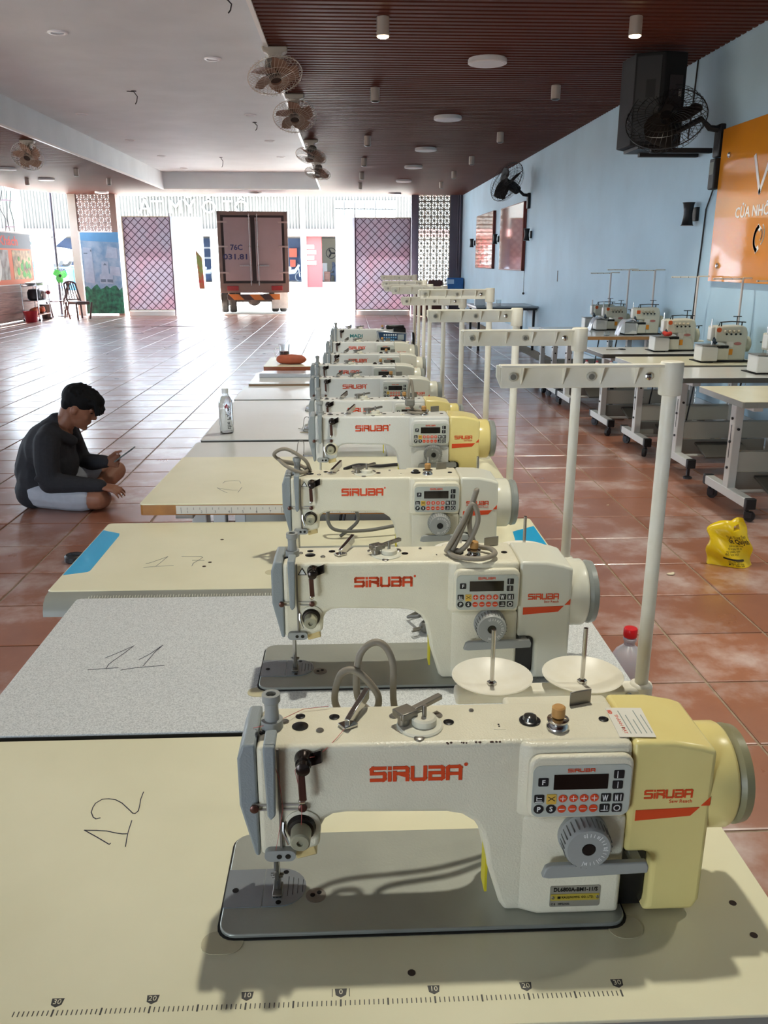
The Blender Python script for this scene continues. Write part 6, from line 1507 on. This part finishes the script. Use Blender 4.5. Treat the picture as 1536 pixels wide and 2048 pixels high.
# hair
Hr = MB()
Hr.ball(hp(-.018, 0, .042), (.113, .092, .092), 20, 12, rt).ball(hp(-.060, 0, .0), (.056, .072, .072), 16, 10, rt)
Hr.ball(hp(.055, 0, .072), (.07, .075, .048), 16, 10, rt)
for k in range(46):
    u = random.uniform(-1, 1); f_ = random.uniform(.2, 1)
    p0 = hp(.06 + .03 * f_, u * .06, .085 - .02 * f_); p1 = hp(.112 + .02 * random.random(), u * .068, .045 - .06 * f_ * random.random())
    Hr.cap(p0, .016, p1, .006, 6)
for k in range(60):
    a = random.uniform(0, 2 * PI); e_ = random.uniform(.15, 1.3)
    d = Vector((math.cos(a) * math.cos(e_), math.sin(a) * math.cos(e_), math.sin(e_)))
    p0 = hp(-.018 + d.x * .1, d.y * .08, .042 + d.z * .08); p1 = hp(-.018 + d.x * .122 + .012, d.y * .098, .042 + d.z * .1 - .004)
    Hr.cap(p0, .018, p1, .007, 6)
for s in (-1, 1): Hr.cap(hp(.02, s * .072, .04), .016, hp(.03, s * .072, .012), .007)
remesh(Hr, 'hair', M_hair, person, voxel=.0055, smooth=2, label='short tousled black hair')
ey = MB()
for s in (-1, 1):
    ey.ball(hp(.081, s * .033, .0), (.010, .014, .005), 10, 6, rt)
    ey.cap(hp(.091, s * .020, .03), .004, hp(.080, s * .052, .03), .004, 6)
ey.build('eyes_and_brows', mat('dark_lash', '1a1312', .5), person)
ph = thing('phone', 'dark smartphone held in the raised hand of the seated person', 'phone', (-1.408, 5.185, .302))
dv = Vector((.099, 0, .069)).normalized(); uv = Vector((0, 1, 0)); wv = dv.cross(uv)
MB().obox((0, 0, 0), dv * .074, uv * .036, wv * .0042).build('case', mat('phone_case', '4b4b46', .3, metal=.3), ph, bevel=.003)
MB().obox(-wv * .0046, dv * .069, uv * .033, wv * .0006).build('screen', mat('phone_glass', '2c3038', .1), ph)
cg = thing('cigarette', 'thin white cigarette between the fingers of the lower hand', 'cigarette', (-1.386, 4.94, .112))
MB().cyl((-.03, 0, .012), (.008, .0, -.004), .0038, n=10).build('paper', mat('cigarette_white', 'e4e2de', .6), cg)
MB().cyl((.008, 0, -.004), (.014, 0, -.0065), .0036, n=10).build('ash', mat('ash_grey', '6a6664', .8), cg)

# ================================================================== THINGS ON TABLES AND FLOOR
wb = thing('water_bottle', 'clear water bottle with white cap standing on a white sewing table', 'bottle', (-.548, 3.72, .722))
wv_ = [(.026, .0), (.03, .004), (.031, .02), (.0295, .03), (.031, .04), (.031, .13), (.029, .145), (.018, .165), (.0135, .172), (.0135, .182)]
MB().lathe(wv_ + [(.0125, .182), (.0125, .172), (.017, .164), (.028, .144), (.030, .13), (.030, .04), (.0285, .03), (.030, .02), (.028, .006), (.01, .004)], n=28).build('bottle', mat('clear_pet', 'f4f7f8', .02, trans=1.0, ior=1.33), wb)
MB().cyl((0, 0, .178), (0, 0, .198), .0148, n=20).build('cap', mat('bottle_cap_white', 'eeeeec', .4), wb)
MB().lathe([(.0275, .006), (.0296, .02), (.0282, .03), (.0296, .04), (.0296, .13), (.0275, .144), (.016, .163), (.004, .166)], n=24).build('water', mat('water', 'ffffff', .0, trans=1.0, ior=1.1), wb)
lb_ = MB()
vs, fs = text_mesh('the Pajiwa', .026, .0002, .0003)
lb_.add([(.0315 * math.sin((v[1]) / .0315 + .55), -.0315 * math.cos((v[1]) / .0315 + .55), .075 + v[0]) for v in vs], fs)
lb_.build('label_lettering', mat('label_ink', '2a2a30', .5), wb, smooth=0)
lb_ = MB(); a0 = .25
pts = [(math.cos(a) * .007, math.sin(a) * .007) for a in [i * PI / 8 for i in range(-3, 12)]] + [(0, .013)]
for i in range(len(pts)):
    p, q = pts[i], pts[(i + 1) % len(pts)]
    lb_.tube([(.0317 * math.sin(p[0] / .0317 + a0), -.0317 * math.cos(p[0] / .0317 + a0), .122 + p[1]), (.0317 * math.sin(q[0] / .0317 + a0), -.0317 * math.cos(q[0] / .0317 + a0), .122 + q[1])], .0018, 5)
lb_.build('label_drop', mat('label_red', 'a83038', .5), wb, smooth=0)
mg = thing('glass_mug', 'glass mug of red drink on the table with the orange-brown edge', 'mug', (-.462, 6.12, .762))
M_gl = mat('clear_glass', 'f2f5f5', .03, trans=.95, ior=1.3)
MB().lathe([(.03, 0), (.034, .004), (.036, .1), (.039, .125), (.036, .125), (.033, .1), (.031, .01), (.01, .008)], n=24).build('glass', M_gl, mg)
MB().tube([(-.036, 0, .1), (-.06, 0, .1), (-.072, 0, .08), (-.07, 0, .05), (-.055, 0, .03), (-.035, 0, .025)], .005, 8).build('handle', M_gl, mg)
MB().lathe([(.028, .011), (.031, .03), (.032, .078), (.01, .079)], n=20).build('drink', mat('red_drink', 'd8261c', .1, noise=.2), mg)
pc = MB().ball((0, 0, .028), (.11, .05, .03)).ball((.05, .01, .03), (.055, .045, .032)).ball((-.06, .005, .032), (.05, .045, .032)).ball((0, .03, .045), (.07, .03, .02))
tag(remesh(pc, 'orange_pouch', mat('orange_brown_cloth', 'b35a3c', .7, noise=.25, nscale=14), voxel=.007), 'orange-brown padded pouch lying beside the glass mug', 'pouch').location = (-.405, 6.0, .763)
pk = thing('wrapped_board', 'board wrapped in shiny clear plastic on the table with the thin brown edge', 'parcel', (-.44, 5.62, .724))
MB().box(-.15, -.06, 0, .2, .1, .026).build('wrapping', mat('shiny_wrap', 'c6cad2', .15, metal=.3, bump=.6, bscale=30), pk, bevel=.006)
MB().box(-.152, -.02, .005, -.148, .07, .022).build('tape', mat('white_tape', 'e8e8e8', .4), pk)
for k, (x_, y_, z_) in enumerate(((-.215, 3.80, .722), (-.215, 3.30, .716))):
    c = cable(('thin wire stand beside the machine on the pale grey table', 'thin wire stand beside the machine next to the water bottle')[1 - k], [(x_ - .02, y_, z_ + .003), (x_, y_, z_ + .003), (x_ + .01, y_, z_ + .05), (x_ + .03, y_, z_ + .05), (x_ + .03, y_, z_ + .004)], .0015, M_stl)
    c.name = 'wire_stand'; c['category'] = 'wire stand'
bb = thing('plastic_bottle', 'milky round-shouldered plastic bottle with red cap standing on the floor', 'bottle', (.955, 2.60, 0))
MB().lathe([(.058, 0), (.064, .006), (.066, .03), (.066, .11), (.06, .14), (.045, .168), (.026, .185), (.0185, .192), (.0185, .205), (.022, .208), (.0225, .216), (.0185, .22), (.0175, .225)], n=30).build('bottle', mat('milky_pet', 'c9c2c8', .35, trans=.35, sss=.2), bb)
MB().lathe([(.022, .222), (.0235, .226), (.0235, .25), (.0215, .2535), (.005, .254)], n=24).build('cap', mat('red_cap', 'c4161c', .35), bb)
# yellow shop bag
bg_ = MB(); vs = []; fs = []; N = 16; K = 18
outline = lambda v: (1.79 + .0 * v, 2.005 - .055 * v ** 1.5)
for s in (0, 1):
    for j in range(K + 1):
        for i in range(N + 1):
            u, v = i / N, j / K
            x0, x1 = outline(v)
            if v > .75: x0 += .05 * ((v - .75) / .25) ** 2
            xx = x0 + (x1 - x0) * u + .006 * math.sin(v * 14 + u * 3)
            bulge = .055 * math.sin(PI * min(max(u, .02), .98)) ** .7 * (1 - v) ** .5 * (1 if s == 0 else -1)
            yy = 3.885 - (bulge + .001 * (1 if s == 0 else -1)) + .012 * math.sin(u * 7 + v * 9) + .03 * v - .03 * (u - .5)
            vs.append((xx, yy, .001 + .235 * v * (1 - .10 * (1 - u) * v) + .004 * math.sin(u * 9) * v))
n1 = (N + 1) * (K + 1)
hole = lambda i, j: 9 <= i <= 11 and 14 <= j <= 15
for j in range(K):
    for i in range(N):
        a = j * (N + 1) + i
        if not hole(i, j): fs += [(a, a + 1, a + N + 2, a + N + 1), (n1 + a + N + 1, n1 + a + N + 2, n1 + a + 1, n1 + a)]
        else:
            for (p, q, ii, jj) in ((a, a + 1, i, j - 1), (a + 1, a + N + 2, i + 1, j), (a + N + 2, a + N + 1, i, j + 1), (a + N + 1, a, i - 1, j)):
                if not hole(ii, jj): fs.append((q, p, n1 + p, n1 + q))
for i in range(N): fs += [(i + 1, i, n1 + i, n1 + i + 1), (K * (N + 1) + i, K * (N + 1) + i + 1, n1 + K * (N + 1) + i + 1, n1 + K * (N + 1) + i)]
for j in range(K): fs += [(j * (N + 1), (j + 1) * (N + 1), n1 + (j + 1) * (N + 1), n1 + j * (N + 1)), ((j + 1) * (N + 1) + N, j * (N + 1) + N, n1 + j * (N + 1) + N, n1 + (j + 1) * (N + 1) + N)]
yb = thing('yellow_bag', 'yellow plastic shop bag standing on the tiled floor', 'bag', (0, 0, 0))
MB().add(vs, fs).build('bag', mat('yellow_plastic', 'e6c40a', .3, spec=.6, noise=.1, nscale=12), yb, smooth=60)
def bag_pt(u, v, out=.0012):
    i, j = min(int(u * N), N - 1), min(int(v * K), K - 1); fu, fv = u * N - i, v * K - j
    g_ = lambda a, b: Vector(vs[b * (N + 1) + a])
    p = (g_(i, j) * (1 - fu) + g_(i + 1, j) * fu) * (1 - fv) + (g_(i, j + 1) * (1 - fu) + g_(i + 1, j + 1) * fu) * fv
    return p + Vector((0, -out, 0))
def bag_text(mb, s, size, cu, cv, width, tilt=0.0, bold=0.0):
    tv, tf = text_mesh(s, size, .0, bold)
    xs = [p[0] for p in tv]; k = width / max(1e-6, max(xs) - min(xs))
    mb.add([bag_pt(min(max(cu + p[0] * k - p[1] * .1, .02), .98), min(max(cv + p[1] + p[0] * k * tilt, .02), .98)) for p in tv], tf)
bt = MB()
bag_text(bt, 'Thời Trang Teen', .10, .66, .63, .48, -.03); bag_text(bt, 'út Quỳnh', .15, .70, .53, .5, -.1, .004)
for k in range(4): bag_text(bt, ('quần áo thời trang', 'nữ trang, đồ da', 'mỹ phẩm, balo', 'đồ lót nữ')[k], .055, .58 - .03 * k, .44 - k * .055, .34, -.06)
for k in range(3): bag_text(bt, ('các loại hàng mới', 'Hẻm số nhà', 'ĐT liên hệ')[k], .05, .55, .13 - k * .04, .36, -.06)
bt.build('bag_lettering', mat('bag_ink', '2a2010', .6), yb, smooth=0)
bar = MB(); pv2 = []
for j, v in enumerate((.185, .225)):
    for i in range(13): u = .28 + .5 * i / 12; pv2.append(bag_pt(u, v - .07 * (i / 12), .0014))
bar.add(pv2, [(i, i + 1, 14 + i, 13 + i) for i in range(12)]).build('bag_print_bar', MATS['bag_ink'], yb, smooth=0)
# scraps on the floor
for k, (x_, y_, s_, lbl, m_) in enumerate(((1.546, 3.745, .02, 'crumpled scrap of cream paper on the floor beside the yellow bag', mat('paper_scrap', 'd8ccb0', .8)), (1.60, 4.95, .008, 'tiny pale scrap on the floor near the second overlock table', MATS['paper_scrap']), (-7.2, 17.6, .06, 'dark crumpled leaf on the floor near the partition', mat('leaf_dark', '4a4238', .8)), (-.03, 19.7, .05, 'small dark scrap on the floor near the right drape', MATS['leaf_dark']))):
    b_ = MB().ball((0, 0, s_ * .25), (s_, s_ * .6, s_ * .25), 8, 5).ball((s_ * .6, s_ * .1, s_ * .35), (s_ * .5, s_ * .4, s_ * .3), 8, 5)
    tag(b_.build('floor_scrap', m_, smooth=0), lbl, 'scrap').location = (x_, y_, .001)
# wet streaks and a fallen leaf mat near the gates
for k, (x_, y_, w_, d_, rz, lbl) in enumerate(((-4.05, 20.2, .55, .10, .1, 'long dark litter streak on the floor before the truck'), (-5.05, 20.0, .35, .06, 0, 'short dark litter streak on the floor before the left gate'))):
    pts = [(w_ * (i / 15 - .5) * 2, d_ * (.5 + .5 * random.random()) * math.sin(PI * (i + .5) / 16)) for i in range(16)] + [(w_ * (.5 - i / 15) * 2, -d_ * random.random() * math.sin(PI * (i + .5) / 16)) for i in range(16)]
    o = tag(MB().prism(pts, .0, .004, 'z').build('floor_litter', mat('litter_brown', '6b5a56', .9, noise=.3, nscale=9), smooth=0), lbl, 'litter')
    o.location = (x_, y_, .001); o.rotation_euler = (0, 0, rz)
bw = thing('castor_wheel', 'black castor wheel lying on the floor left of the table with blue corner prints', 'wheel', (-1.40, 4.06, 0))
MB().lathe([(.012, .0), (.04, .0), (.048, .008), (.048, .03), (.04, .038), (.012, .038)], n=24).build('tyre', M_rubw, bw)
MB().cyl((0, 0, -.0), (0, 0, .042), .014, n=12).box(-.02, -.01, .038, .06, .01, .046).build('fork', M_black, bw)
